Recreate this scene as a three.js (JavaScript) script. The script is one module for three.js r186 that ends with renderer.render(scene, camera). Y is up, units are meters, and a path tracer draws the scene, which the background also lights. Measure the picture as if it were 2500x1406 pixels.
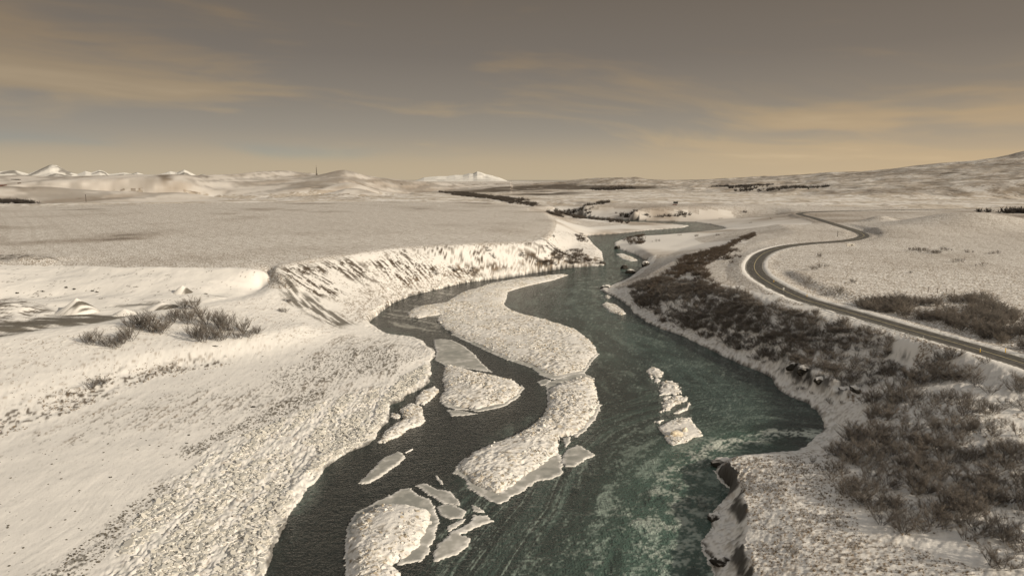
import * as THREE from 'three';
import { mergeGeometries } from 'three/addons/utils/BufferGeometryUtils.js';

// ---------------------------------------------------------------- camera, exposure
const CAM_Y = 48, F = 1667, PITCH = Math.atan(263 / F);
const scene = new THREE.Scene();
const camera = new THREE.PerspectiveCamera(2 * Math.atan(703 / F) * 180 / Math.PI, 2500 / 1406, 1, 90000);
camera.position.set(0, CAM_Y, 0);
camera.rotation.x = -PITCH;
camera.updateMatrixWorld();
const renderer = new THREE.WebGLRenderer({ antialias: true });
renderer.setSize(1024, 575);
renderer.toneMapping = THREE.LinearToneMapping;
renderer.toneMappingExposure = 1.0;
renderer.shadowMap.enabled = true;

// ---------------------------------------------------------------- noise
function hash2(x, y, s) {
  let h = Math.imul(x | 0, 374761393) + Math.imul(y | 0, 668265263) + Math.imul(s | 0, 2147483647 ^ 0x5bd1e995);
  h = Math.imul(h ^ (h >>> 13), 1274126177);
  h = Math.imul(h ^ (h >>> 15), 2246822519);
  return ((h ^ (h >>> 16)) >>> 0) / 4294967296;
}
function vn(x, y, s) {           // smooth value noise, -1..1
  const ix = Math.floor(x), iy = Math.floor(y); let fx = x - ix, fy = y - iy;
  fx = fx * fx * (3 - 2 * fx); fy = fy * fy * (3 - 2 * fy);
  const a = hash2(ix, iy, s), b = hash2(ix + 1, iy, s), c = hash2(ix, iy + 1, s), d = hash2(ix + 1, iy + 1, s);
  return 2 * (a + (b - a) * fx + (c - a) * fy + (a - b - c + d) * fx * fy) - 1;
}
function fbm(x, y, s, o = 4, g = 0.5) {
  let v = 0, a = 1, n = 0;
  for (let i = 0; i < o; i++) { v += a * vn(x, y, s + i * 17); n += a; a *= g; const t = x; x = x * 1.62 - y * 1.18 + 3.7; y = t * 1.18 + y * 1.62 - 1.3; }
  return v / n;
}
const ridge = (x, y, s, o) => 1 - 2 * Math.abs(fbm(x, y, s, o));
const clamp = (v, a, b) => v < a ? a : v > b ? b : v;
const sstep = (a, b, v) => { const t = clamp((v - a) / (b - a), 0, 1); return t * t * (3 - 2 * t); };
const lerp = (a, b, t) => a + (b - a) * t;
function rng(seed) { let s = seed >>> 0; return () => { s = (s + 0x6D2B79F5) | 0; let t = Math.imul(s ^ (s >>> 15), 1 | s); t = (t + Math.imul(t ^ (t >>> 7), 61 | t)) ^ t; return ((t ^ (t >>> 14)) >>> 0) / 4294967296; }; }

// ---------------------------------------------------------------- sky and sun
const SUN = new THREE.Vector3(0.80, 0.345, 0.45).normalize();
{
  const W = 4096, Hh = 2048, data = new Float32Array(W * Hh * 4);
  // veil of high cloud: colour by height above the horizon (radians), linear
  const STOPS = [[0, 0.50, 0.408, 0.28], [0.03, 0.49, 0.392, 0.263], [0.065, 0.44, 0.345, 0.228], [0.11, 0.345, 0.268, 0.18], [0.17, 0.262, 0.201, 0.137], [0.25, 0.218, 0.161, 0.105], [0.5, 0.24, 0.195, 0.14], [0.8, 0.38, 0.345, 0.29], [1.6, 0.46, 0.43, 0.38]];
  const ramp = e => { let k = 0; while (k < STOPS.length - 2 && e > STOPS[k + 1][0]) k++; const p = STOPS[k], q = STOPS[k + 1], t = clamp((e - p[0]) / (q[0] - p[0]), 0, 1); return [lerp(p[1], q[1], t), lerp(p[2], q[2], t), lerp(p[3], q[3], t)]; };
  const clouds = (az, e) => {      // streaky sheets, drawn out along the horizon and slanting down to the right
    const s = 1 / (0.55 + 1.9 * e), X = az * 2.1 * s, Y = (e * 11 + az * 0.32) * s;
    const wx = X + 0.5 * fbm(X * 0.8, Y * 0.8, 5, 3), wy = Y + 0.55 * fbm(X * 0.7 + 7, Y * 0.9, 6, 3);
    return [fbm(wx * 0.55 + 2.2, wy * 0.85 + 0.4, 11, 5, 0.5), fbm(wx * 1.9, wy * 4.2, 21, 5, 0.55), fbm(wx * 0.35 + 5, wy * 0.55, 41, 3), fbm(wx * 5 + wy * 2, wy * 9, 51, 4, 0.6)];
  };
  for (let j = 0; j < Hh; j++) {
    const el = ((j + 0.5) / Hh - 0.5) * Math.PI, fine = el > -0.03 && el < 0.5, step = fine ? 1 : 8, e = Math.max(el, 0);
    if (!fine && j % 4 !== 0 && j > 0) { data.copyWithin(j * W * 4, (j - 1) * W * 4, j * W * 4); continue; }
    const base = ramp(e);
    for (let i = 0; i < W; i += step) {
      const az = ((i + 0.5) / W - 0.25) * 2 * Math.PI;          // 0 straight ahead, positive to the right
      let cl = clouds(az, e); const seam = sstep(4.2, 4.71, az); if (seam > 0) { const o = clouds(az - 2 * Math.PI, e); cl = cl.map((v, k) => lerp(v, o[k], seam)); }
      const side = Math.sin(az), warm = sstep(0.0, 0.75, side) * Math.exp(-e / 0.2), cool = sstep(0.0, -0.7, side) * Math.exp(-e / 0.09);
      let [r, g, b] = base; const bandN = 0.65 * sstep(-0.7, 0.5, cl[1] + 0.3 * cl[0]) * Math.exp(-(((e - 0.046 + 0.03 * (az + 0.45) + 0.006 * cl[1]) / 0.009) ** 2)) * sstep(-0.02, -0.3, az) * sstep(-1.6, -0.9, az); r *= 1 + 0.16 * warm - 0.03 * cool; g *= 1 + 0.07 * warm; b *= 1 - 0.04 * warm + 0.05 * cool;
      const dens = 0.50 + 1.0 * cl[0] + 0.38 * cl[1] + 0.55 * cl[2] + 0.20 * cl[3], gap = sstep(0.66, 0.10, dens) * sstep(0.012, 0.075, e), lit = sstep(0.55, 1.05, dens);
      r *= 1 - 0.22 * bandN; g *= 1 - 0.07 * bandN; b *= 1 + 0.10 * bandN;
      r *= 1 - 0.27 * gap; g *= 1 - 0.175 * gap; b *= 1 + 0.02 * gap;
      r *= 1 + 0.14 * lit; g *= 1 + 0.14 * lit; b *= 1 + 0.13 * lit;
      if (el < 0) { const m = sstep(0, -0.12, el); r = lerp(r, 0.30, m); g = lerp(g, 0.27, m); b = lerp(b, 0.215, m); }
      for (let q = 0; q < step; q++) { const o = (j * W + i + q) * 4; data[o] = r; data[o + 1] = g; data[o + 2] = b; data[o + 3] = 1; }
    }
  }
  const t = new THREE.DataTexture(data, W, Hh, THREE.RGBAFormat, THREE.FloatType);
  t.mapping = THREE.EquirectangularReflectionMapping; t.magFilter = t.minFilter = THREE.LinearFilter; t.needsUpdate = true;
  scene.background = t; scene.environment = t;
}
const sun = new THREE.DirectionalLight(new THREE.Color().setRGB(1.0, 0.868, 0.685), 4.6);
sun.position.copy(SUN).multiplyScalar(600); sun.position.y += 0; sun.target.position.set(0, 0, -200); sun.position.add(sun.target.position);
sun.castShadow = true; sun.shadow.radius = 1.5; sun.shadow.mapSize.set(4096, 4096);
Object.assign(sun.shadow.camera, { left: -400, right: 400, top: 300, bottom: -300, near: 1, far: 2000 });
scene.add(sun, sun.target);

// ---------------------------------------------------------------- survey helpers: a sight line to a plane of known height, or at a known distance
const cp = Math.cos(PITCH), sp = Math.sin(PITCH);
function sight(px, py) { const dx = (px - 1250) / F, dy = -(py - 703) / F; return [dx, dy * cp - sp, -dy * sp - cp]; }
function at(px, py, e) { const d = sight(px, py), t = (e - CAM_Y) / d[1]; return [d[0] * t, e, d[2] * t]; }
function far(px, py, D) { const d = sight(px, py), t = D / Math.hypot(d[0], d[2]); return [d[0] * t, CAM_Y + d[1] * t, d[2] * t]; }

// ---------------------------------------------------------------- polygons
class Poly {
  constructor(pts) { this.p = pts; let a = 1e9, b = -1e9, c = 1e9, d = -1e9; for (const q of pts) { a = Math.min(a, q[0]); b = Math.max(b, q[0]); c = Math.min(c, q[1]); d = Math.max(d, q[1]); } this.box = [a, b, c, d]; }
  sd(x, z, reach = 1e9) {       // positive inside
    const [a, b, c, d] = this.box;
    const ox = Math.max(a - x, 0, x - b), oz = Math.max(c - z, 0, z - d);
    if (ox > reach || oz > reach) return -Math.max(ox, oz);
    const p = this.p, n = p.length; let best = 1e18, ins = false;
    for (let i = 0, j = n - 1; i < n; j = i++) {
      const xi = p[i][0], zi = p[i][1], ex = p[j][0] - xi, ez = p[j][1] - zi, wx = x - xi, wz = z - zi;
      const t = clamp((wx * ex + wz * ez) / (ex * ex + ez * ez + 1e-12), 0, 1), qx = wx - ex * t, qz = wz - ez * t, dd = qx * qx + qz * qz;
      if (dd < best) best = dd;
      if ((zi > z) !== (p[j][1] > z) && x < ex * (z - zi) / ez + xi) ins = !ins;
    }
    return ins ? Math.sqrt(best) : -Math.sqrt(best);
  }
}
const polyAt = (pts, e) => new Poly(pts.map(([x, y, ee]) => { const w = at(x, y, ee ?? e); return [w[0], w[2]]; }));

// ---------------------------------------------------------------- the river's shores
const LEFT_SHORE = [[560, 1560], [600, 1490], [640, 1425], [650, 1395], [658, 1358], [675, 1318], [707, 1256], [720, 1231], [744, 1199], [777, 1170], [802, 1133], [826, 1119], [863, 1100], [896, 1086], [912, 1072], [920, 1057], [945, 1031], [951, 994], [953, 988], [986, 977], [990, 965], [1027, 949], [1049, 932], [1053, 908], [1049, 883], [1060, 871], [1060, 855], [1043, 846], [1031, 832], [1012, 825], [974, 821], [944, 816], [918, 801], [901, 788], [914, 774], [934, 758], [958, 741], [1001, 723], [1048, 711], [1101, 698], [1152, 688], [1202, 683], [1252, 676], [1302, 667], [1345, 661], [1395, 654], [1436, 651], [1476, 648], [1474, 641], [1472, 627], [1469, 614], [1449, 597], [1439, 584], [1432, 577], [1452, 574], [1502, 571], [1586, 562], [1668, 556], [1684, 551], [1640, 547], [1560, 543], [1480, 538], [1400, 533], [1355, 528]];
const RIGHT_SHORE = [[1362, 525.5], [1420, 528], [1502, 535], [1580, 539], [1666, 541], [1699, 542], [1733, 547], [1766, 554], [1776, 559], [1760, 564], [1699, 569], [1668, 570], [1603, 576], [1529, 581], [1502, 591], [1501, 606], [1529, 614], [1559, 624], [1579, 637], [1569, 654], [1553, 667], [1532, 682], [1502, 694], [1466, 708], [1476, 714], [1499, 724], [1516, 734], [1539, 751], [1553, 768], [1583, 788], [1619, 805], [1668, 821], [1699, 836], [1740, 855], [1777, 875], [1830, 898], [1863, 910], [1887, 926], [1899, 949], [1928, 967], [1969, 982], [1994, 1002], [2014, 1031], [2016, 1051], [1994, 1068], [1969, 1092], [1945, 1103], [1912, 1106], [1875, 1108], [1822, 1114], [1785, 1122], [1752, 1138], [1744, 1152], [1764, 1176], [1785, 1197], [1777, 1211], [1756, 1234], [1742, 1256], [1740, 1281], [1744, 1293], [1719, 1326], [1727, 1350], [1740, 1379], [1752, 1410], [1762, 1470], [1775, 1560]];
const RIVER = polyAt([...LEFT_SHORE, ...RIGHT_SHORE], 0);

// ---------------------------------------------------------------- road line
const ROAD_E = 12.8;
const roadCurve = new THREE.CatmullRomCurve3([[2760, 968], [2620, 924], [2500, 887], [2400, 856], [2300, 827.5], [2200, 799], [2100, 770], [2030, 750], [1968, 732], [1925, 714], [1886, 694], [1857, 675], [1843, 656], [1847, 636], [1865, 619], [1896, 607], [1934, 599], [1985, 593.5], [2036, 590], [2079, 585.5], [2104, 580], [2111, 575], [2100, 567], [2067, 556], [2017, 541], [1984, 531], [1958, 524.5], [1953, 521], [1975, 518.2], [2050, 515], [2211, 512], [2400, 510]].map(([x, y]) => new THREE.Vector3(...at(x, y, ROAD_E))), false, 'centripetal');
const ROADPTS = roadCurve.getSpacedPoints(900);
function roadDist(x, z) {
  let best = 1e18, bi = 0;
  for (let i = 0; i < ROADPTS.length; i += 6) { const dx = ROADPTS[i].x - x, dz = ROADPTS[i].z - z, d = dx * dx + dz * dz; if (d < best) { best = d; bi = i; } }
  if (best > 4000) return Math.sqrt(best);
  for (let i = Math.max(0, bi - 6); i < Math.min(ROADPTS.length - 1, bi + 6); i++) {
    const a = ROADPTS[i], b = ROADPTS[i + 1], ex = b.x - a.x, ez = b.z - a.z, t = clamp(((x - a.x) * ex + (z - a.z) * ez) / (ex * ex + ez * ez), 0, 1), dx = x - a.x - ex * t, dz = z - a.z - ez * t, d = dx * dx + dz * dz;
    if (d < best) best = d;
  }
  return Math.sqrt(best);
}

// ---------------------------------------------------------------- relief: breaklines of known height, joined by a harmonic surface (grid in bearing and log distance)
const A0 = -0.86, A1 = 0.86, NA = 640, R0 = 36, R1 = 15000, NR = 600;
const dA = (A1 - A0) / (NA - 1), L0 = Math.log(R0), dL = (Math.log(R1) - L0) / (NR - 1);
const fld = new Float32Array(NA * NR).fill(16), fix = new Uint8Array(NA * NR);
const cellOf = (x, z) => [(Math.atan2(x, -z) - A0) / dA, (Math.log(Math.hypot(x, z)) - L0) / dL];
function pin(x, z, e) { const [i, j] = cellOf(x, z).map(Math.round); if (i < 0 || j < 0 || i >= NA || j >= NR) return; fld[j * NA + i] = e; fix[j * NA + i] = 1; }
function line(pts) {
  for (let k = 0; k + 1 < pts.length; k++) {
    const a = pts[k], b = pts[k + 1], ca = cellOf(a[0], a[2]), cb = cellOf(b[0], b[2]), n = Math.ceil(2 * Math.max(Math.abs(ca[0] - cb[0]), Math.abs(ca[1] - cb[1]), 1));
    for (let q = 0; q <= n; q++) { const t = q / n; pin(lerp(a[0], b[0], t), lerp(a[2], b[2], t), lerp(a[1], b[1], t)); }
  }
}
const BL = (e, ...pts) => line(pts.map(([x, y, ee]) => at(x, y, ee ?? e)));
const BD = (D, ...pts) => line(pts.map(([x, y, dd]) => far(x, y, dd ?? D)));
const BX = (...pts) => line(pts.map(([x, y, e, D]) => { const w = far(x, y, D); return [w[0], e, w[2]]; }));
// edges of the surveyed area
for (let i = 0; i < NA; i++) { const a = A0 + i * dA; pin(R1 * Math.sin(a), -R1 * Math.cos(a), 20); pin(9000 * Math.sin(a), -9000 * Math.cos(a), 18); pin(5600 * Math.sin(a), -5600 * Math.cos(a), 18); }
// left terrace: rim above the river, and plain
BL(16, [668, 652], [720, 640], [785, 627], [851, 621], [968, 604], [1118, 596], [1168, 593, 15.4], [1302, 590, 13.8], [1329, 585, 13.2], [1340, 572, 13], [1345, 560, 12.8]);
BL(13, [1345, 560, 12.8], [1352, 545], [1340, 530, 14], [1325, 515, 15]);
BL(16, [150, 639], [234, 649], [334, 652], [434, 652], [535, 652], [635, 655], [668, 652]);
BL(16.3, [-250, 600], [0, 590], [300, 580], [700, 570], [1000, 560], [1250, 557, 15]);
BL(16.8, [-250, 545], [0, 540], [500, 530], [900, 520], [1250, 515, 16]);
BL(17.5, [-250, 505], [0, 505], [300, 500], [600, 497], [900, 495], [1150, 500]);
// left river bank: toe of the slope
BL(1.6, [880, 792], [905, 770], [945, 738], [1000, 716], [1100, 692], [1200, 677], [1300, 661], [1390, 648], [1440, 640]);
BL(4.5, [1365, 622], [1400, 600], [1425, 585]);
BL(9, [1345, 600], [1370, 580], [1388, 569]);
BL(2, [1440, 630], [1455, 612], [1440, 596]);
// spur between pit and river
BL(15.4, [668, 652], [676, 662, 15]); BL(12, [676, 662, 15], [705, 690, 12], [745, 715, 8.5], [800, 755, 4.5], [840, 785, 2.4], [870, 800, 1.8]);
// pit: back wall toe, floor, front crest and the slope below it
BL(9.6, [-200, 750], [0, 730], [134, 724], [300, 724], [440, 724], [520, 726]); BL(8.6, [520, 726], [590, 724], [640, 708]);
BL(14.2, [-200, 700], [0, 676], [134, 666], [300, 669], [430, 671], [520, 676, 13.4]); BL(13.6, [-200, 706], [0, 682], [134, 673], [300, 676], [430, 678]);
BL(12.5, [655, 672], [665, 690, 11.5], [650, 712, 10]);
BL(8.8, [-200, 800], [0, 778], [150, 760], [300, 752], [420, 742], [520, 735], [590, 730]);
BL(8.4, [-200, 836], [0, 812], [130, 795], [240, 785], [310, 772]);
BL(9.0, [-200, 850], [0, 826], [134, 803], [251, 794], [310, 783], [401, 760], [501, 744], [635, 722, 9.4], [660, 705, 10.4]);
BL(5.9, [-200, 985], [0, 940], [150, 900], [300, 865], [420, 850], [520, 836], [640, 815], [740, 790]);
BL(2.9, [-200, 1090], [0, 1040], [123, 1008], [246, 960], [369, 906], [565, 876], [720, 845], [840, 812]);
BL(2.4, [-200, 1150], [0, 1085], [123, 1045], [246, 1000], [369, 935], [565, 898], [760, 850], [860, 815]);
BL(2.0, [-200, 1400], [0, 1300], [200, 1180], [400, 1060], [600, 960], [800, 890], [950, 850]);
BL(1.5, [100, 1560], [230, 1406], [410, 1170], [600, 1040], [800, 950], [930, 905], [1010, 870]);
BL(2.2, [-300, 1700], [100, 1700]);
// left mound beside the pit, and its rim hill
BL(19, [-120, 622], [0, 623], [70, 622], [120, 628, 18]); BL(16, [-150, 634], [0, 641], [100, 645], [160, 642]);
BL(11.5, [-150, 716], [0, 735], [30, 742]); BL(8.6, [-100, 800], [0, 800], [60, 790], [125, 775, 8.6]);
// upper flood plain and its scarp
BL(0.8, [1352, 524], [1420, 526.5], [1502, 533], [1600, 536.5], [1700, 538], [1800, 533], [1900, 527, 5]);
BL(15.5, [1325, 506, 14], [1345, 508, 12], [1400, 511, 10], [1450, 512, 11], [1500, 510, 14], [1570, 505], [1680, 502.5], [1800, 501.5], [1880, 503, 14.5], [1940, 510, 13.2]);
BL(1.2, [1460, 560], [1520, 556], [1600, 549], [1520, 547], [1440, 552], [1400, 555, 2]);
BL(3, [1395, 548], [1440, 541], [1385, 535]);
BL(16, [1280, 508], [1350, 500], [1450, 498], [1560, 496], [1700, 494], [1900, 494]);
// right bank
BL(2.6, [1535, 577], [1620, 572], [1700, 566.5], [1780, 556], [1740, 544]);
BL(3.2, [1545, 590], [1575, 610], [1600, 625], [1640, 600], [1700, 578], [1790, 558, 5]);
BL(10.5, [1590, 668, 6.5], [1640, 640, 9], [1690, 615], [1760, 602], [1840, 571, 11.5]);
BL(3.5, [1580, 652], [1610, 636], [1660, 608], [1740, 588, 5], [1810, 568, 8]);
BL(12.0, [1700, 660, 11], [1750, 690, 11.4], [1800, 705], [1900, 742], [2000, 772], [2100, 800], [2200, 828], [2290, 852], [2400, 884], [2520, 924], [2700, 980]);
BL(6.2, [1580, 705, 4.6], [1650, 730], [1750, 770], [1850, 810], [1950, 855], [2020, 878]);
BL(0.85, [1500, 714], [1560, 753], [1630, 792], [1710, 825], [1790, 862], [1870, 894], [1915, 930], [1985, 968], [2035, 1005], [2042, 1050], [2010, 1085]);
BL(4.6, [1925, 884], [1960, 902], [2010, 922], [2060, 940], [2095, 952]); BL(2.7, [1930, 905], [1960, 925], [2010, 945], [2060, 960], [2095, 968]);
BL(2.6, [2060, 1005], [2120, 958, 3.8], [2190, 905, 7], [2260, 868, 10.2]);
BL(7.4, [2130, 985, 5.2], [2200, 935, 7.4], [2280, 890, 9.8]);
BL(5.4, [2050, 1085, 4.2], [2120, 1035], [2230, 985, 7], [2330, 950, 9]);
BL(4.0, [1960, 1110, 3.2], [1880, 1106, 3.2], [1800, 1112, 3.0], [1775, 1136, 2.6], [1796, 1168, 2.6], [1822, 1192, 3.0], [1812, 1215], [1828, 1240, 3.6], [1822, 1280, 3.3], [1815, 1330, 3.2], [1838, 1380, 3.5], [1858, 1450, 3.6]);
for (const [x, y, e] of [[1796, 1168, 2.6], [1806, 1180, 2.7], [1822, 1192, 3.0], [1812, 1215, 4], [1820, 1228, 3.8], [1828, 1240, 3.6], [1822, 1280, 3.3], [1815, 1330, 3.2], [1826, 1355, 3.3], [1838, 1380, 3.5], [1858, 1450, 3.6]]) { const w = at(x, y, e); line([[w[0] - 1.1, 1.15, w[2] + 0.4], [w[0] - 1.9, 1.0, w[2] + 0.6]]); }
BL(1.0, [1772, 1240], [1775, 1285], [1752, 1325], [1785, 1385], [1795, 1450]);
BL(4.6, [1900, 1180], [1950, 1300], [1980, 1406], [2000, 1500]);
BL(5.4, [2050, 1130, 5], [2080, 1250], [2150, 1350], [2180, 1500]);
BL(7.4, [2150, 1060, 6.4], [2300, 1120], [2400, 1230], [2500, 1350, 7.2], [2650, 1500]);
BL(10, [2330, 985], [2420, 1030], [2520, 1100], [2700, 1200]);
for (const p of ROADPTS) pin(p.x, p.z, ROAD_E - 0.1);
BL(12.2, [1905, 668], [1960, 705], [2050, 738], [2200, 778], [2400, 838], [2520, 870]);
BL(14.0, [1940, 660], [2000, 690], [2080, 715], [2200, 735], [2350, 770], [2500, 815], [2700, 870]);
BL(13.6, [2000, 630], [2200, 640], [2500, 650], [2700, 660]); BL(14, [2180, 585], [2350, 580], [2500, 575], [2700, 575]);
BL(13, [1900, 545], [1950, 570], [1850, 590]);
// small hills on the right plain
BX([2150, 520, 15.5, 700], [2300, 505, 16.5, 760], [2450, 500, 17.5, 780], [2600, 500, 18, 780]); BL(14.4, [2150, 560], [2300, 556], [2450, 552], [2600, 550]);
// left hills
BL(18, [-300, 492], [0, 490], [200, 487], [400, 486], [520, 484], [560, 486], [800, 482], [960, 479]);
BD(1380, [-400, 440], [0, 446], [67, 438], [134, 435], [267, 432], [368, 428], [451, 430], [485, 443], [521, 468, 1330]);
BD(2000, [-400, 441], [0, 447], [134, 437], [267, 434], [368, 431], [440, 433]);
BD(1180, [-300, 470], [0, 469], [134, 467], [267, 466], [368, 464], [451, 465], [490, 471]);
BD(1280, [-300, 455], [0, 458], [134, 452], [267, 449], [368, 446], [451, 447], [480, 456]);
BD(1900, [501, 446], [541, 425], [635, 424], [769, 422], [809, 425, 1800], [834, 420, 1700], [851, 419.5, 1680], [874, 428, 1680], [901, 442, 1680], [934, 453, 1650], [985, 472, 1500]);
BD(2600, [501, 447], [541, 428], [635, 427], [769, 425], [834, 424], [874, 432], [920, 448]);
BD(1360, [560, 467], [640, 466], [740, 467], [800, 464], [850, 446], [885, 456], [930, 470]);
BD(1240, [600, 479], [740, 480], [830, 474], [880, 463], [912, 470], [950, 479]);
BD(1540, [560, 451], [640, 447], [740, 448], [800, 445], [840, 431], [875, 443], [905, 457]);
BX([300, 470, 20, 3600], [700, 470, 20, 3900], [1000, 470, 19, 3900]);
// middle plateau
BL(17, [1010, 472], [1150, 478], [1290, 486], [1420, 487], [1600, 486], [1800, 480], [1950, 478]);
BD(2300, [1165, 462], [1220, 465], [1320, 466], [1450, 462], [1600, 462], [1700, 462], [1900, 460]);
BD(3100, [1168, 457], [1268, 450], [1369, 444], [1452, 434], [1500, 431], [1559, 428], [1572, 437], [1603, 441], [1669, 445], [1750, 437], [1833, 430], [1967, 430]);
BD(2650, [1180, 460], [1260, 453], [1370, 449], [1452, 440], [1560, 437], [1620, 449], [1700, 451]);
BX([1000, 470, 18, 3300], [1150, 470, 17, 3600]); BD(4200, [1168, 458], [1369, 449], [1559, 436], [1603, 444], [1750, 442]);
// right hillside
BL(17.5, [1950, 490], [2100, 489], [2300, 488], [2500, 487], [2700, 487]);
BD(1500, [2050, 466], [2200, 462], [2350, 455], [2500, 447], [2700, 430]);
BD(2000, [2050, 448], [2200, 440], [2350, 428], [2500, 410], [2700, 390]);
BD(2600, [1967, 432], [2034, 423], [2167, 410.5], [2301, 400], [2334, 398], [2401, 392], [2468, 377], [2501, 368], [2700, 340]);
BD(3600, [1967, 433], [2167, 416], [2334, 405], [2501, 380], [2700, 355]);
// shores, and the bed
for (const s of [LEFT_SHORE, RIGHT_SHORE]) BL(0.25, ...s);
for (let j = 0; j < NR; j++) { const r = Math.exp(L0 + j * dL); if (r > 1000) break; for (let i = 0; i < NA; i++) { const a = A0 + i * dA; if (RIVER.sd(r * Math.sin(a), -r * Math.cos(a), 1) > 0) { fld[j * NA + i] = 0.25; fix[j * NA + i] = 1; } } }
// relax
{
  const wa = 1 / (dA * dA), wl = 1 / (dL * dL), s = 2 * (wa + wl);
  // coarse start: sweep the nearest pinned values outwards
  const known = Uint8Array.from(fix);
  for (let pass = 0; pass < 60; pass++) {
    let changed = 0; const next = [];
    for (let j = 0; j < NR; j++) for (let i = 0; i < NA; i++) { const k = j * NA + i; if (known[k]) continue; let v = 0, n = 0; for (const [q, ok] of [[k - 1, i > 0], [k + 1, i < NA - 1], [k - NA, j > 0], [k + NA, j < NR - 1]]) if (ok && known[q]) { v += fld[q]; n++; } if (n) { next.push(k, v / n); changed++; } }
    for (let q = 0; q < next.length; q += 2) { fld[next[q]] = next[q + 1]; known[next[q]] = 1; }
    if (!changed) break;
  }
  for (let it = 0; it < 420; it++) for (let par = 0; par < 2; par++) for (let j = 0; j < NR; j++) {
    const jm = j > 0 ? -NA : NA, jp = j < NR - 1 ? NA : -NA;
    for (let i = (j + par) & 1; i < NA; i += 2) { const k = j * NA + i; if (fix[k]) continue; const l = i > 0 ? fld[k - 1] : fld[k + 1], r = i < NA - 1 ? fld[k + 1] : fld[k - 1]; const t = (wa * (l + r) + wl * (fld[k + jm] + fld[k + jp])) / s; fld[k] += 1.78 * (t - fld[k]); }
  }
  for (let pass = 0; pass < 2; pass++) { const o = fld.slice(); for (let j = 1; j < NR - 1; j++) for (let i = 1; i < NA - 1; i++) { const k = j * NA + i; fld[k] = 0.36 * o[k] + 0.16 * (o[k - 1] + o[k + 1] + o[k - NA] + o[k + NA]); } }
}
function field(x, z) {           // quadratic B-spline lookup
  let [u, v] = cellOf(x, z); u = clamp(u, 1, NA - 2.001); v = clamp(v, 1, NR - 2.001);
  const i = Math.round(u), j = Math.round(v), fu = u - i, fv = v - j;
  const a = [0.5 * (0.5 - fu) ** 2, 0.75 - fu * fu, 0.5 * (0.5 + fu) ** 2], b = [0.5 * (0.5 - fv) ** 2, 0.75 - fv * fv, 0.5 * (0.5 + fv) ** 2];
  let s = 0; for (let q = 0; q < 3; q++) { const o = (j + q - 1) * NA + i; s += b[q] * (a[0] * fld[o - 1] + a[1] * fld[o] + a[2] * fld[o + 1]); }
  return s;
}
const MOUNDS = [[2340, 560, 590, 45, 8], [2430, 560, 610, 40, 4], [2200, 570, 520, 30, 2], [2150, 540, 650, 12, 4.5]].map(([px, py, D, r, h]) => { const w = far(px, py, D); return [w[0], w[2], r, h]; });
// one place's base height: field, road bed, river bed
function baseH(x, z, info) {
  const r = Math.hypot(x, z);
  let h = field(x, z), rs = -99, rd = 99;
  if (r > 400 && r < 800 && x > 150) for (const [bx, bz, br, bh] of MOUNDS) { const q = ((x - bx) ** 2 + (z - bz) ** 2) / (br * br); if (q < 9) h += bh * Math.exp(-q); }
  if (r < 1100) {
    rs = RIVER.sd(x, z, 14);
    if (r > 60 && x > 0) { rd = roadDist(x, z); if (rd < 14) { const t = sstep(12, 4.6, rd), nb = 0.55 * fbm(x * 0.35, z * 0.35, 75, 3); h = lerp(h, ROAD_E - 0.32 + (r < 340 ? 0.40 : 0.2) * sstep(2.9, 3.9, rd + nb) + 0.16 * sstep(3.6, 5, rd + nb) * sstep(8, 5.4, rd), t); } }
    const edge = rs + 0.5 * fbm(x * 0.35, z * 0.35, 71, 3) + 0.18 * vn(x * 2.1, z * 2.1, 72);
    if (edge > 0) h = -0.12 - 0.35 * Math.min(edge, 6);
    else if (edge > -6) h = Math.max(h, 0.12 + 0.45 * sstep(0, -1.6, edge)) ;
    rs = edge;
  }
  if (info) { info.rs = rs; info.rd = rd; info.r = r; }
  return h;
}
function hit(px, py) {           // where a sight line first meets the ground
  const d = sight(px, py), l = Math.hypot(...d); let t = 40 / l, pt = t;
  for (; t < 9000; t *= 1.006) { if (CAM_Y + d[1] * t < baseH(d[0] * t, d[2] * t)) break; pt = t; }
  for (let k = 0; k < 18; k++) { const m = (t + pt) / 2; if (CAM_Y + d[1] * m < baseH(d[0] * m, d[2] * m)) t = m; else pt = m; }
  return [d[0] * t, CAM_Y + d[1] * t, d[2] * t];
}
const polyHit = pts => new Poly(pts.map(([x, y]) => { const w = hit(x, y); return [w[0], w[2]]; }));
console.log('relief ready');
const gauss = v => Math.exp(-v * v);

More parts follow.
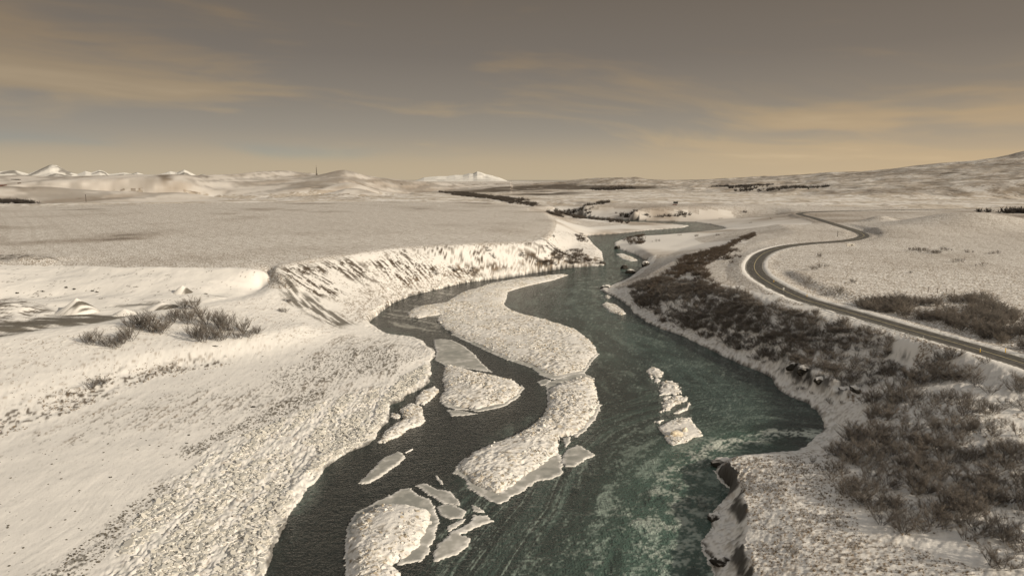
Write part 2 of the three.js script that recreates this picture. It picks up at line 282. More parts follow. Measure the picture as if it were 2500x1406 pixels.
// ---------------------------------------------------------------- textures of matter (tiles, laid in metres)
const wrapn = (x, y, n, s) => {   // tiling value noise with n cells per tile, x and y in 0..1
  x *= n; y *= n; const ix = Math.floor(x), iy = Math.floor(y); let fx = x - ix, fy = y - iy; fx = fx * fx * (3 - 2 * fx); fy = fy * fy * (3 - 2 * fy);
  const m = v => ((v % n) + n) % n, a = hash2(m(ix), m(iy), s), b = hash2(m(ix + 1), m(iy), s), c = hash2(m(ix), m(iy + 1), s), d = hash2(m(ix + 1), m(iy + 1), s);
  return a + (b - a) * fx + (c - a) * fy + (a - b - c + d) * fx * fy;
};
function tile(n, fn, srgb) {
  const d = new Uint8Array(n * n * 4);
  for (let j = 0; j < n; j++) for (let i = 0; i < n; i++) { const c = fn((i + 0.5) / n, (j + 0.5) / n), o = (j * n + i) * 4; for (let k = 0; k < 3; k++) d[o + k] = clamp(Math.round(255 * (srgb ? Math.pow(clamp(c[k], 0, 1), 1 / 2.2) : c[k])), 0, 255); d[o + 3] = 255; }
  const t = new THREE.DataTexture(d, n, n); t.wrapS = t.wrapT = THREE.RepeatWrapping; t.magFilter = THREE.LinearFilter; t.minFilter = THREE.LinearMipmapLinearFilter; t.generateMipmaps = true; if (srgb) t.colorSpace = THREE.SRGBColorSpace; t.needsUpdate = true; return t;
}
const rep = (t, m) => { const c = t.clone(); c.repeat.set(1 / m, 1 / m); c.needsUpdate = true; return c; };
const cellD = (u, v, n, s) => { const x = u * n, y = v * n, ix = Math.floor(x), iy = Math.floor(y); let b = 9; for (let j = -1; j < 2; j++) for (let i = -1; i < 2; i++) { const cx = ix + i, cy = iy + j, mx = ((cx % n) + n) % n, my = ((cy % n) + n) % n, dx = cx + hash2(mx, my, s) - x, dy = cy + hash2(mx, my, s + 1) - y, d = dx * dx + dy * dy; if (d < b) b = d; } return Math.sqrt(b); };
const tussH = (u, v) => { const a = clamp(1.05 - 0.95 * cellD(u, v, 37, 21) , 0, 1), b = wrapn(u + 0.37, v + 0.11, 97, 2), c = wrapn(u, v, 200, 3); return clamp(0.5 * a + 0.33 * b + 0.17 * c, 0, 1); };
const tussBump = tile(1024, (u, v) => { const h = tussH(u, v); return [h, h, h]; });
const tussColor = tile(1024, (u, v) => {
  const h = tussH(u, v), g = sstep(0.52, 0.70, h + 0.30 * (wrapn(u, v, 310, 7) - 0.5) + 0.14 * (wrapn(u, v, 13, 8) - 0.5)), p = wrapn(u, v, 60, 9);
  return [lerp(1, lerp(0.40, 0.28, p), g), lerp(1, lerp(0.325, 0.235, p), g), lerp(1, lerp(0.245, 0.19, p), g)];
}, true);
// far land: drifts and scoured grass, drawn out one way
const farColor = tile(1024, (u, v) => {
  const q = u + 0.02 * wrapn(u, v, 9, 41), a = 0.45 * wrapn(q, v * 1, 14, 42) + 0.30 * wrapn(q * 2 + v, v, 40, 43) + 0.25 * wrapn(u, v, 150, 44), b = 0.5 * wrapn(u + v, v, 30, 45) + 0.5 * wrapn(u, v, 110, 46);
  const g = sstep(0.40, 0.60, a), d = sstep(0.60, 0.72, b);
  return [lerp(lerp(1, 0.72, g), 0.33, d * 0.65), lerp(lerp(1, 0.665, g), 0.28, d * 0.65), lerp(lerp(1, 0.595, g), 0.23, d * 0.65)];
}, true);
for (const [n, t] of [['tuss', tussColor], ['far', farColor]]) { const d = t.image.data; let s = [0, 0, 0]; for (let i = 0; i < d.length; i += 4) for (let k = 0; k < 3; k++) s[k] += Math.pow(d[i + k] / 255, 2.2); console.log(n, s.map(v => (v / d.length * 4).toFixed(3)).join()); }
const snowBump = tile(1024, (u, v) => { const h = 0.5 * wrapn(u, v, 24, 4) + 0.25 * wrapn(u, v, 90, 5) + 0.25 * wrapn(u, v, 240, 6); return [h, h, h]; });
const waveBump = tile(1024, (u, v) => { const w = (n, s, o) => 1 - Math.abs(2 * wrapn(u + o, v, n, s) - 1); const h = 0.42 * w(26, 4, 0.1) + 0.33 * w(55, 5, 0.3) + 0.25 * w(120, 6, 0.7); return [h, h, h]; });

// ---------------------------------------------------------------- areas of ground
const REG = {
  pit: polyHit([[-150, 640], [150, 648], [300, 655], [635, 660], [652, 676], [655, 700], [600, 722], [480, 742], [310, 772], [200, 790], [0, 812], [-150, 830]]),
  pitGravel: polyHit([[-100, 800], [60, 786], [140, 768], [230, 766], [300, 771], [240, 788], [120, 801], [0, 822], [-100, 838]]),
  pitTrack: polyHit([[270, 748], [400, 735], [520, 726], [600, 722], [560, 731], [480, 741], [390, 748], [300, 760]]),
  pitBanks: polyHit([[-100, 716], [30, 726], [130, 762], [90, 790], [0, 802], [-100, 815]]),
  rimHill: polyHit([[-150, 622], [70, 621], [130, 629], [155, 641], [90, 633], [0, 636], [-150, 640]]),
  flat: polyHit([[-250, 1145], [0, 1085], [123, 1045], [246, 1000], [369, 935], [565, 898], [760, 850], [860, 815], [940, 820], [1040, 850], [1052, 905], [1010, 955], [940, 990], [905, 1060], [800, 1120], [700, 1240], [650, 1380], [600, 1500], [-300, 1690]]),
  heath: polyHit([[-100, 1020], [60, 985], [150, 950], [240, 915], [300, 905], [380, 890], [560, 875], [570, 890], [400, 925], [300, 945], [230, 1015], [110, 1030], [0, 1070], [-100, 1100]]),
  slope: polyHit([[-200, 860], [0, 832], [251, 798], [401, 766], [501, 750], [640, 724], [700, 720], [780, 760], [850, 805], [720, 845], [565, 880], [369, 912], [246, 968], [123, 1012], [0, 1048], [-200, 1100]]),
  spur: polyHit([[668, 655], [690, 668], [740, 712], [800, 745], [860, 790], [820, 800], [740, 760], [690, 720], [668, 690]]),
  bank: polyHit([[676, 662], [720, 646], [851, 623], [968, 606], [1118, 598], [1302, 592], [1345, 562], [1395, 567], [1436, 582], [1468, 612], [1474, 645], [1345, 659], [1152, 686], [1001, 721], [930, 757], [900, 785], [860, 790], [760, 715], [705, 688]]),
  rubble: polyHit([[560, 1560], [660, 1350], [715, 1235], [800, 1130], [915, 1062], [945, 1000], [1045, 930], [1050, 890], [1000, 915], [930, 935], [860, 960], [760, 1000], [640, 1045], [560, 1075], [470, 1140], [410, 1190], [330, 1280], [250, 1390], [170, 1500], [100, 1560]]),
  gravelA: polyHit([[60, 1460], [180, 1330], [290, 1250], [360, 1200], [405, 1180], [420, 1200], [350, 1260], [260, 1350], [170, 1460]]),
  gravelB: polyHit([[430, 1115], [520, 1060], [620, 1015], [760, 950], [800, 960], [660, 1030], [540, 1075], [450, 1125]]),
  gravelC: polyHit([[640, 930], [740, 880], [860, 850], [980, 850], [1030, 880], [960, 910], [820, 930], [690, 955]]),
  prom: polyHit([[1765, 1140], [1800, 1120], [1900, 1112], [2030, 1110], [2080, 1180], [2100, 1300], [2250, 1345], [2500, 1420], [2500, 1600], [1860, 1600], [1830, 1400], [1820, 1260], [1812, 1205]]),
  thickA: polyHit([[1535, 702], [1600, 680], [1700, 690], [1800, 712], [1900, 745], [2000, 775], [2100, 803], [2200, 845], [2205, 900], [2130, 950], [2040, 930], [1960, 900], [1850, 872], [1750, 838], [1640, 796], [1555, 748]]),
  thickB: polyHit([[2040, 1105], [2130, 1010], [2250, 945], [2380, 985], [2520, 1060], [2640, 1200], [2640, 1420], [2420, 1390], [2330, 1300], [2200, 1310], [2120, 1270], [2060, 1180]]),
  thickC: polyHit([[2120, 985], [2200, 925], [2280, 882], [2400, 895], [2520, 930], [2520, 1010], [2400, 970], [2300, 930], [2200, 962], [2140, 1000]]),
};
REG.soilA = polyHit([[705, 655], [770, 642], [850, 630], [890, 655], [925, 690], [880, 690], [820, 672], [760, 682], [715, 675]]);
REG.soilB = polyHit([[905, 640], [948, 626], [985, 655], [1000, 690], [960, 682]]);
REG.soilC = polyHit([[1060, 672], [1130, 650], [1230, 642], [1260, 655], [1180, 667], [1100, 680]]);
REG.cliffPatch = polyHit([[375, 436], [415, 435], [420, 448], [398, 450], [385, 444]]);
REG.rocks = polyHit([[1915, 882], [1940, 880], [1975, 900], [2030, 922], [2090, 945], [2110, 965], [2070, 972], [2010, 952], [1960, 930], [1925, 905]]);
REG.plateau = polyHit([[1165, 462], [1230, 454], [1350, 451], [1420, 452], [1600, 456], [1560, 466], [1440, 468], [1400, 475], [1290, 480], [1200, 473]]);
REG.scarpWood = polyHit([[1336, 522], [1380, 512], [1450, 518], [1445, 530], [1380, 528]]);
const TRACK = [[-100, 582], [100, 566], [300, 550], [500, 533], [700, 512], [900, 492], [1000, 482]].map(p => at(p[0], p[1], 16.6));
function lineDist(pts, x, z) { let best = 1e18, bt = 0; for (let i = 0; i + 1 < pts.length; i++) { const a = pts[i], b = pts[i + 1], ex = b[0] - a[0], ez = b[2] - a[2], t = clamp(((x - a[0]) * ex + (z - a[2]) * ez) / (ex * ex + ez * ez), 0, 1), dx = x - a[0] - ex * t, dz = z - a[2] - ez * t, d = dx * dx + dz * dz; if (d < best) { best = d; bt = (i + t) / (pts.length - 1); } } return [Math.sqrt(best), bt]; }
const dirOf = (a, b) => { const x = b[0] - a[0], z = b[2] - a[2], l = Math.hypot(x, z); return [x / l, z / l]; };
const WIND = dirOf(at(410, 1166, 1.8), at(614, 994, 1.8));       // drift lines on the left flat
const FALL = dirOf(at(851, 621, 16), at(935, 715, 3));           // fall line of the left bank
const inR = (name, x, z, soft, jit = 0) => sstep(-soft, soft, REG[name].sd(x, z, soft + 3) + jit);

const SNOW = [0.80, 0.782, 0.757], TAN = [0.26, 0.195, 0.135], HEATH = [0.075, 0.055, 0.036], GRAV = [0.10, 0.088, 0.070], ROCK = [0.030, 0.027, 0.023], ICE = [0.50, 0.51, 0.49];
const mixc = (c, d, t) => { c[0] += (d[0] - c[0]) * t; c[1] += (d[1] - c[1]) * t; c[2] += (d[2] - c[2]) * t; };
const info = {};
// full ground: height with fine relief, colour of the matter, and which surface it is (0 smooth snow, 1 tussock land)
function ground(x, z, out) {
  let h = baseH(x, z, info); const { rs, rd, r } = info; const c = out.c; c[0] = SNOW[0]; c[1] = SNOW[1]; c[2] = SNOW[2]; out.tuss = 1;
  if (rs > 0.2) { mixc(c, ROCK, 1); out.h = h; out.tuss = 0; return; }
  const n1 = fbm(x * 0.9, z * 0.9, 101, 3), n2 = fbm(x * 0.16, z * 0.16, 102, 3), n3 = vn(x * 3.1, z * 3.1, 103), n4 = fbm(x * 0.03, z * 0.03, 104, 3);
  const near = r < 335 ? 1 : 0; let dy = near * (0.10 * n1 + 0.05 * n3);
  const road = sstep(6.2, 4.6, rd + 0.8 * n2); dy *= 1 - 0.8 * road;
  if (r < 420) {
    const flat = inR('flat', x, z, 2, n2 * 2), bank = inR('bank', x, z, 1.5, n2), pit = inR('pit', x, z, 2, n2), slope = inR('slope', x, z, 2, n2), prom = inR('prom', x, z, 2, n2 * 2);
    if (x < 0 && h < 10.5) out.tuss = 0;
    const smooth = Math.max(flat, bank, pit, slope, road, sstep(-9, -3, rs));
    if (smooth > 0.5) out.tuss = 0;
    const wu = x * WIND[0] + z * WIND[1], wv = -x * WIND[1] + z * WIND[0];
    if (flat > 0) {
      const wv2 = wv + 1.6 * fbm(wu * 0.07, wv * 0.1, 110, 2), sast = fbm(wu * 0.08, wv2 * 1.0, 111, 4) * (0.5 + 0.8 * n4), sast2 = fbm(wu * 0.22, wv2 * 2.6, 112, 3);
      dy = lerp(dy, 0.09 * sast + 0.03 * sast2 + 0.18 * n2 + 0.02 * n1, flat);
      const bare = sstep(0.12, 0.45, sast * 0.7 + 0.45 * n4 + 0.3 * n2 + 0.15 * n3);
      mixc(c, TAN, 0.6 * bare * flat * sstep(-0.2, 0.5, sast2 + n3)); mixc(c, GRAV, 0.6 * flat * sstep(0.20, 0.6, sast2 * 0.55 + 0.5 * n4 + 0.45 * n3 + 0.25 * n1) * sstep(-0.15, 0.35, n4 + 0.5 * n2));
      const ga = Math.max(inR('gravelA', x, z, 2.5, n2 * 3), inR('gravelB', x, z, 2, n2 * 3), 0.8 * inR('gravelC', x, z, 4, n2 * 5));
      const peb = sstep(0.18, 0.55, n3 * 0.75 + 0.45 * vn(x * 6.3, z * 6.3, 114) + 0.5 * sast - 0.25 + 0.42 * ga);
      mixc(c, GRAV, flat * peb * (0.16 + 0.74 * ga)); dy += 0.05 * ga * peb;
      const rub = inR('rubble', x, z, 2, n2 * 3);
      if (rub > 0) { const k = ridge(wu * 0.8, wv * 1.4, 116, 3); dy += rub * (0.26 * k + 0.16 * n1); mixc(c, ICE, rub * 0.6 * sstep(0.1, 0.7, vn(x * 1.7, z * 1.7, 117) + 0.4 * n3)); mixc(c, TAN, rub * 0.5 * sstep(0.35, 0.8, n3 * 0.8 + 0.4 * vn(x * 1.1, z * 1.1, 118))); }
    }
    if (slope > 0) {
      const sg = fbm(x * 0.5 + z * 0.2, z * 1.6, 121, 3); dy = lerp(dy, 0.13 * n1 + 0.08 * sg, slope);
      mixc(c, TAN, slope * 0.55 * sstep(0.30, 0.62, n3 * 0.6 + 0.5 * n1 + 0.2 * n2));
      const hth = inR('heath', x, z, 3, n2 * 4);
      mixc(c, HEATH, hth * sstep(0.12, 0.42, vn(x * 1.6, z * 1.6, 122) * 0.8 + 0.35 * n1 + 0.2 * n3) * 0.9); dy += hth * 0.15 * n1;
    }
    if (bank > 0) {
      const turn = sstep(-70, -5, x) * 0.15, fx = FALL[0] * Math.cos(turn) + FALL[1] * Math.sin(turn), fz = FALL[1] * Math.cos(turn) - FALL[0] * Math.sin(turn), f = x * fx + z * fz, s = -x * fz + z * fx;
      const rib = fbm(s * 0.10, f * 0.02, 131, 2), streak = fbm(s * 0.8 + 0.25 * f, f * 0.17, 132, 4), spk = fbm(s * 2.2, f * 0.8, 133, 3);
      dy = lerp(dy, 0.3 * rib * sstep(0, 6, REG.bank.sd(x, z, 8)) * sstep(-20, -50, x) + 0.05 * streak + 0.10 * n1, bank);
      const patch = sstep(0.0, 0.28, fbm(s * 0.06 + 7, f * 0.05, 134, 3) + 0.10);
      mixc(c, [0.15, 0.118, 0.085], bank * 0.7 * sstep(-0.15, 0.25, fbm(s * 0.09 + 3, f * 0.06, 137, 3)) * sstep(0.02, 0.25, streak * 0.7 + 0.5 * spk + 0.2 * n3)); mixc(c, HEATH, bank * patch * sstep(0.02, 0.2, streak + 0.45 * spk) * 0.97);
      const soil = Math.max(inR('soilA', x, z, 3, n2 * 4), inR('soilB', x, z, 2, n2 * 3), inR('soilC', x, z, 2, n2 * 3)); mixc(c, HEATH, bank * soil * 0.95 * sstep(-0.12, 0.10, streak + 0.5 * spk));
      const toe = sstep(-15, -5, rs + 3 * n2);
      mixc(c, TAN, bank * toe * 0.62 * sstep(0.0, 0.35, spk + 0.4 * n3)); mixc(c, HEATH, bank * toe * 0.55 * sstep(0.28, 0.6, spk * 0.6 + n3 * 0.5));
      const end = sstep(0.25, 0.75, (x - 10) / 40) ; mixc(c, HEATH, bank * end * 0.8 * sstep(0.02, 0.35, fbm(x * 0.28, z * 0.28, 136, 4) + 0.3 * spk));
    }
    const spur = inR('spur', x, z, 2, n2 * 2); if (spur > 0) { const f = x * FALL[0] + z * FALL[1], s = -x * FALL[1] + z * FALL[0]; mixc(c, GRAV, spur * 0.9 * sstep(-0.30, 0.22, fbm(s * 1.1, f * 0.14, 141, 4) + 0.2 * n2)); }
    if (pit > 0) { const sp = vn(x * 0.9, z * 0.9, 158) * 0.6 + n3 * 0.5 + 0.5 * n2; mixc(c, HEATH, pit * 0.75 * sstep(0.62, 0.85, sp)); dy += pit * 0.35 * sstep(0.1, 0.6, n2) * n1; }
    if (pit > 0 || (x < -60 && r < 260)) {
      dy = lerp(dy, 0.07 * n1 + 0.9 * fbm(x * 0.045, z * 0.05, 151, 3) + 0.25 * ridge(x * 0.09, z * 0.13, 150, 2), pit);
      mixc(c, GRAV, 0.95 * inR('pitGravel', x, z, 2, n2 * 2.5) * sstep(-0.6, -0.05, fbm(x * 0.12, z * 0.55, 152, 4)));
      mixc(c, GRAV, pit * 0.7 * inR('pitTrack', x, z, 2, n2 * 2) * sstep(-0.12, 0.3, fbm(x * 0.10, z * 0.5, 153, 4)));
    }
    const pb = inR('pitBanks', x, z, 2, n2 * 2); if (pb > 0) { dy += pb * 0.7 * fbm(x * 0.16, z * 0.16, 155, 3); mixc(c, HEATH, pb * 0.85 * sstep(-0.05, 0.3, fbm(x * 0.35 + z * 0.3, z * 0.8, 156, 4))); }
    const rh = inR('rimHill', x, z, 2, n2 * 2); mixc(c, HEATH, rh * 0.8 * sstep(-0.35, 0.15, fbm(x * 0.22, z * 0.9, 157, 4)));
    if (prom > 0) { out.tuss = 0; const gr = fbm(x * 1.4, z * 1.4, 161, 3); const gs = fbm(x * 0.9 + z * 0.7, (z - x) * 2.4, 163, 3), gf = vn(x * 5.3, z * 5.3, 164); dy = lerp(dy, 0.05 * n1 + 0.05 * n3 + 0.10 * gs + 0.12 * n2, prom); mixc(c, TAN, prom * 0.62 * sstep(-0.05, 0.5, gr * 0.4 + gs * 0.5 + gf * 0.4 + 0.3 * n2)); mixc(c, HEATH, prom * 0.45 * sstep(0.35, 0.75, gf * 0.6 + 0.5 * vn(x * 1.9, z * 1.9, 162) + 0.3 * gs)); }
    const th = Math.max(inR('thickA', x, z, 4, n2 * 4), inR('thickB', x, z, 4, n2 * 4), inR('thickC', x, z, 3, n2 * 3));
    if (th > 0) { out.tuss = 0; dy += th * 0.16 * n1; mixc(c, HEATH, th * 0.35 * sstep(-0.05, 0.5, n1 * 0.7 + n3 * 0.5)); }
    if (out.tuss === 1) { const b1 = fbm(x * 0.0045, z * 0.0045, 191, 5), b2 = fbm(x * 0.022, z * 0.022, 192, 4); mixc(c, TAN, (0.34 * sstep(0.0, 0.45, b1 + 0.5 * b2) + 0.22 * sstep(-0.1, 0.5, b2)) * (1 - road)); }
    if (x > 20 && rs > -14) mixc(c, TAN, 0.5 * sstep(-14, -9, rs) * sstep(0.0, 0.5, n3 * 0.6 + 0.5 * n1 + 0.25 * n2) * (1 - prom));
    // shore: crusted ice lip on low ground, dark lava where it stands steep
    if (rs > -7 && rs < 0.2) {
      const k = sstep(-6, -1.5, rs); dy += k * (0.22 * ridge(x * 0.55, z * 0.55, 171, 3) + 0.10 * n3) * sstep(-0.1, -1, rs);
      mixc(c, ICE, 0.45 * k * sstep(0.1, 0.6, n3)); mixc(c, TAN, 0.35 * k * sstep(0.25, 0.7, vn(x * 2.2, z * 2.2, 172)));
      mixc(c, ROCK, sstep(-0.55, -0.05, rs + 0.45 * n1) * 0.8 * sstep(-0.1, 0.25, fbm(x * 0.3, z * 0.3, 173, 3) + 0.08));
    }
    if (x > 20) { // lava faces
      const e = 0.9, gx = baseH(x + e, z) - baseH(x - e, z), gz = baseH(x, z + e) - baseH(x, z - e), sl = Math.hypot(gx, gz) / (2 * e);
      const rz = inR('rocks', x, z, 1, n2); if (rz > 0) { dy += rz * 0.9 * ridge(x * 0.45, z * 0.45, 183, 3); mixc(c, ROCK, rz * 0.85 * sstep(0.02, 0.2, fbm(x * 0.55, z * 0.55, 184, 4))); }
      const rk = sstep(0.85, 1.25, sl + 0.35 * fbm(x * 0.5, z * 0.5, 181, 3) + 0.12 * n3) * (1 - road); mixc(c, ROCK, rk * 0.92); dy += rk * 0.35 * ridge(x * 0.7, z * 0.7, 182, 3);
    }
    if (road > 0) { c[0] = lerp(c[0], SNOW[0], road); c[1] = lerp(c[1], SNOW[1], road); c[2] = lerp(c[2], SNOW[2], road); }
  } else {
    // far land: wind-scoured grass and drifts, ribbed hillsides
    const hill = sstep(18.5, 25, h) * sstep(900, 1100, r), b1 = fbm(x * 0.0045, z * 0.0045, 191, 5), b2 = fbm(x * 0.022, z * 0.022, 192, 4);
    dy += 0.35 * b2 + hill * (3.5 * fbm(x * 0.006, z * 0.006, 193, 4) + (x < 0 ? 9 - 23 * Math.pow(Math.abs(vn(x * 0.0062 + 0.0016 * z, z * 0.0012, 198)), 1.2) : 3 - (r > 2000 && x < 900 ? 6 : 13) * Math.abs(fbm(x * 0.0036 + 0.0010 * z, z * 0.0013, 198, 2))) + (-3 * Math.abs(fbm(x * 0.016 + z * 0.004, z * 0.006, 194, 3))));
    dy *= sstep(4, 14, rd);
    const fr = r > 1000 ? 0.55 : 1; mixc(c, TAN, fr * (0.34 * sstep(0.0, 0.45, b1 + 0.5 * b2) + 0.22 * sstep(-0.1, 0.5, b2))); const cp0 = inR('cliffPatch', x, z, 8, b2 * 16); if (cp0 > 0) mixc(c, HEATH, 0.85 * cp0); mixc(c, TAN, 0.08 + hill * (x < 0 ? 0.26 : 0.10) + hill * 0.34 * sstep(-0.25, 0.45, fbm(x * 0.03 + z * 0.01, z * 0.008, 196, 5, 0.6)));
    mixc(c, HEATH, hill * 0.4 * sstep(0.26, 0.46, ridge(x * 0.02 + z * 0.006, z * 0.008, 195, 4) * 0.55 + 0.3 * b1) + 0.5 * sstep(0.42, 0.6, b2 * 0.8 + 0.3 * n4));
    if (r > 1000) out.tuss = x < 0 && x > -r * 0.9 && hill > 0.5 && r < 3000 ? 0 : 2; const tr = lineDist(TRACK, x, z)[0]; if (tr < 9) mixc(c, SNOW, 0.8 * sstep(6, 3, tr + b2 * 2)); if (tr < 22 && x < -330) mixc(c, HEATH, 0.5 * sstep(9, 0, Math.abs(tr - 9) + 3 * b2));
    const pd = inR('plateau', x, z, 60, b1 * 120); if (pd > 0) mixc(c, HEATH, pd * 0.9 * sstep(-0.06, 0.12, fbm(x * 0.006 + z * 0.003, z * 0.006, 197, 4)));
    const sw = inR('scarpWood', x, z, 6, b2 * 10); if (sw > 0) mixc(c, HEATH, sw * 0.8 * sstep(-0.25, 0.2, fbm(x * 0.06, z * 0.06, 199, 3)));
    if (rs > -60 && h < 12 && r < 1000) { out.tuss = 0; mixc(c, TAN, 0.3 * sstep(0.1, 0.4, b2)); }
  }
  out.h = h + dy;
}

// ---------------------------------------------------------------- the land
const mapped = (o, t) => Object.assign(o, t);
const tussMat = new THREE.MeshStandardMaterial({ vertexColors: true, roughness: 0.95, map: rep(tussColor, 28), bumpMap: rep(tussBump, 28), bumpScale: 0.18 });
const farMat = new THREE.MeshStandardMaterial({ vertexColors: true, roughness: 0.95, map: rep(farColor, 420), bumpMap: rep(farColor, 420), bumpScale: -0.6 });
const snowMat = new THREE.MeshStandardMaterial({ vertexColors: true, roughness: 0.9, bumpMap: rep(snowBump, 30), bumpScale: 0.05 });
{
  const cols = [], rows = [];
  for (let i = 0; i <= 990; i++) cols.push(-0.745 + 1.49 * i / 990);
  for (let a = 0.78; a < Math.PI; a += 0.06) { cols.push(a); cols.unshift(-a); } cols.push(Math.PI); cols.unshift(-Math.PI);
  for (let r = 0.5; r < 54; r += 6) rows.push(r);
  for (let r = 54; r < 195;) { rows.push(r); r += Math.max(0.16, 0.00145 * (r * r + 1900) / 44); }
  for (let r = 195; r < 330; r += 0.66) rows.push(r);
  for (let r = 330; r < 14900; r *= r < 1100 ? 1.0085 : 1.0125) rows.push(r);
  const nc = cols.length, nr = rows.length, pos = new Float32Array(nc * nr * 3), col = new Float32Array(nc * nr * 3), uv = new Float32Array(nc * nr * 2), ts = new Uint8Array(nc * nr), o = { c: [0, 0, 0] };
  for (let j = 0; j < nr; j++) for (let i = 0; i < nc; i++) {
    const x = rows[j] * Math.sin(cols[i]), z = -rows[j] * Math.cos(cols[i]), k = j * nc + i;
    ground(x, z, o); pos[3 * k] = x; pos[3 * k + 1] = o.h; pos[3 * k + 2] = z; col.set(o.c, 3 * k); { const wx = x + 7 * fbm(x * 0.011, z * 0.011, 301, 2), wz = z + 7 * fbm(x * 0.011 + 50, z * 0.011, 302, 2); uv[2 * k] = wx * 0.788 - wz * 0.616; uv[2 * k + 1] = wx * 0.616 + wz * 0.788; } ts[k] = o.tuss;
  }
  const ia = [], ib = [], ic = [];
  for (let j = 0; j + 1 < nr; j++) for (let i = 0; i + 1 < nc; i++) {
    const a = j * nc + i, b = a + 1, c = a + nc, d = c + 1;
    if (pos[3 * a + 1] < -0.9 && pos[3 * b + 1] < -0.9 && pos[3 * c + 1] < -0.9 && pos[3 * d + 1] < -0.9) continue;
    (ts[a] === 2 ? ic : ts[a] + ts[b] + ts[c] + ts[d] > 1 ? ia : ib).push(a, b, d, a, d, c);
  }
  const g = new THREE.BufferGeometry(); g.setAttribute('position', new THREE.BufferAttribute(pos, 3)); g.setAttribute('color', new THREE.BufferAttribute(col, 3)); g.setAttribute('uv', new THREE.BufferAttribute(uv, 2));
  const idx = new Uint32Array(ia.length + ib.length + ic.length); idx.set(ia); idx.set(ib, ia.length); idx.set(ic, ia.length + ib.length); g.setIndex(new THREE.BufferAttribute(idx, 1));
  g.computeVertexNormals(); g.addGroup(0, ia.length, 0); g.addGroup(ia.length, ib.length, 1); g.addGroup(ia.length + ib.length, ic.length, 2);
  const m = new THREE.Mesh(g, [tussMat, snowMat, farMat]); m.name = 'snowy_ground'; m.userData = { kind: 'structure', label: 'snow covered plains, banks and hills around the river', category: 'ground' }; m.receiveShadow = m.castShadow = true; scene.add(m);
  console.log('land', nc, nr, idx.length / 3);
}
const ghost = { c: [0, 0, 0] };
const groundY = (x, z) => { ground(x, z, ghost); return ghost.h; };

// ---------------------------------------------------------------- the river
const lineDist0 = (pts, x, z) => { let best = 1e18, bt = 0; for (let i = 0; i + 1 < pts.length; i++) { const a = pts[i], b = pts[i + 1], ex = b[0] - a[0], ez = b[2] - a[2], t = clamp(((x - a[0]) * ex + (z - a[2]) * ez) / (ex * ex + ez * ez), 0, 1), dx = x - a[0] - ex * t, dz = z - a[2] - ez * t, d = dx * dx + dz * dz; if (d < best) { best = d; bt = (i + t) / (pts.length - 1); } } return [Math.sqrt(best), bt]; };
const THREAD = [[1680, 545], [1600, 570], [1480, 590], [1500, 625], [1510, 650], [1470, 680], [1420, 720], [1440, 765], [1520, 810], [1640, 880], [1760, 960], [1800, 1010]].map(p => at(p[0], p[1], 0));
const RAPID = [[1990, 1062], [1900, 1055], [1830, 1068], [1760, 1085], [1700, 1110], [1660, 1150], [1650, 1210], [1640, 1290], [1600, 1380], [1560, 1500]].map(p => at(p[0], p[1], 0));
const upperLeft = polyAt([[905, 792], [960, 742], [1050, 712], [1120, 698], [1110, 722], [1050, 740], [990, 765], [1070, 770], [1075, 800], [1130, 826], [1060, 828], [1000, 822], [930, 812]], 0);
const leftChannel = polyAt([[560, 1560], [640, 1420], [700, 1260], [800, 1130], [920, 1060], [1050, 930], [1060, 860], [1000, 820], [900, 795], [940, 745], [1050, 705], [1250, 670], [1390, 650], [1300, 700], [1100, 770], [1180, 850], [1340, 925], [1330, 1000], [1150, 1120], [1080, 1200], [1060, 1400], [1050, 1560]], 0);
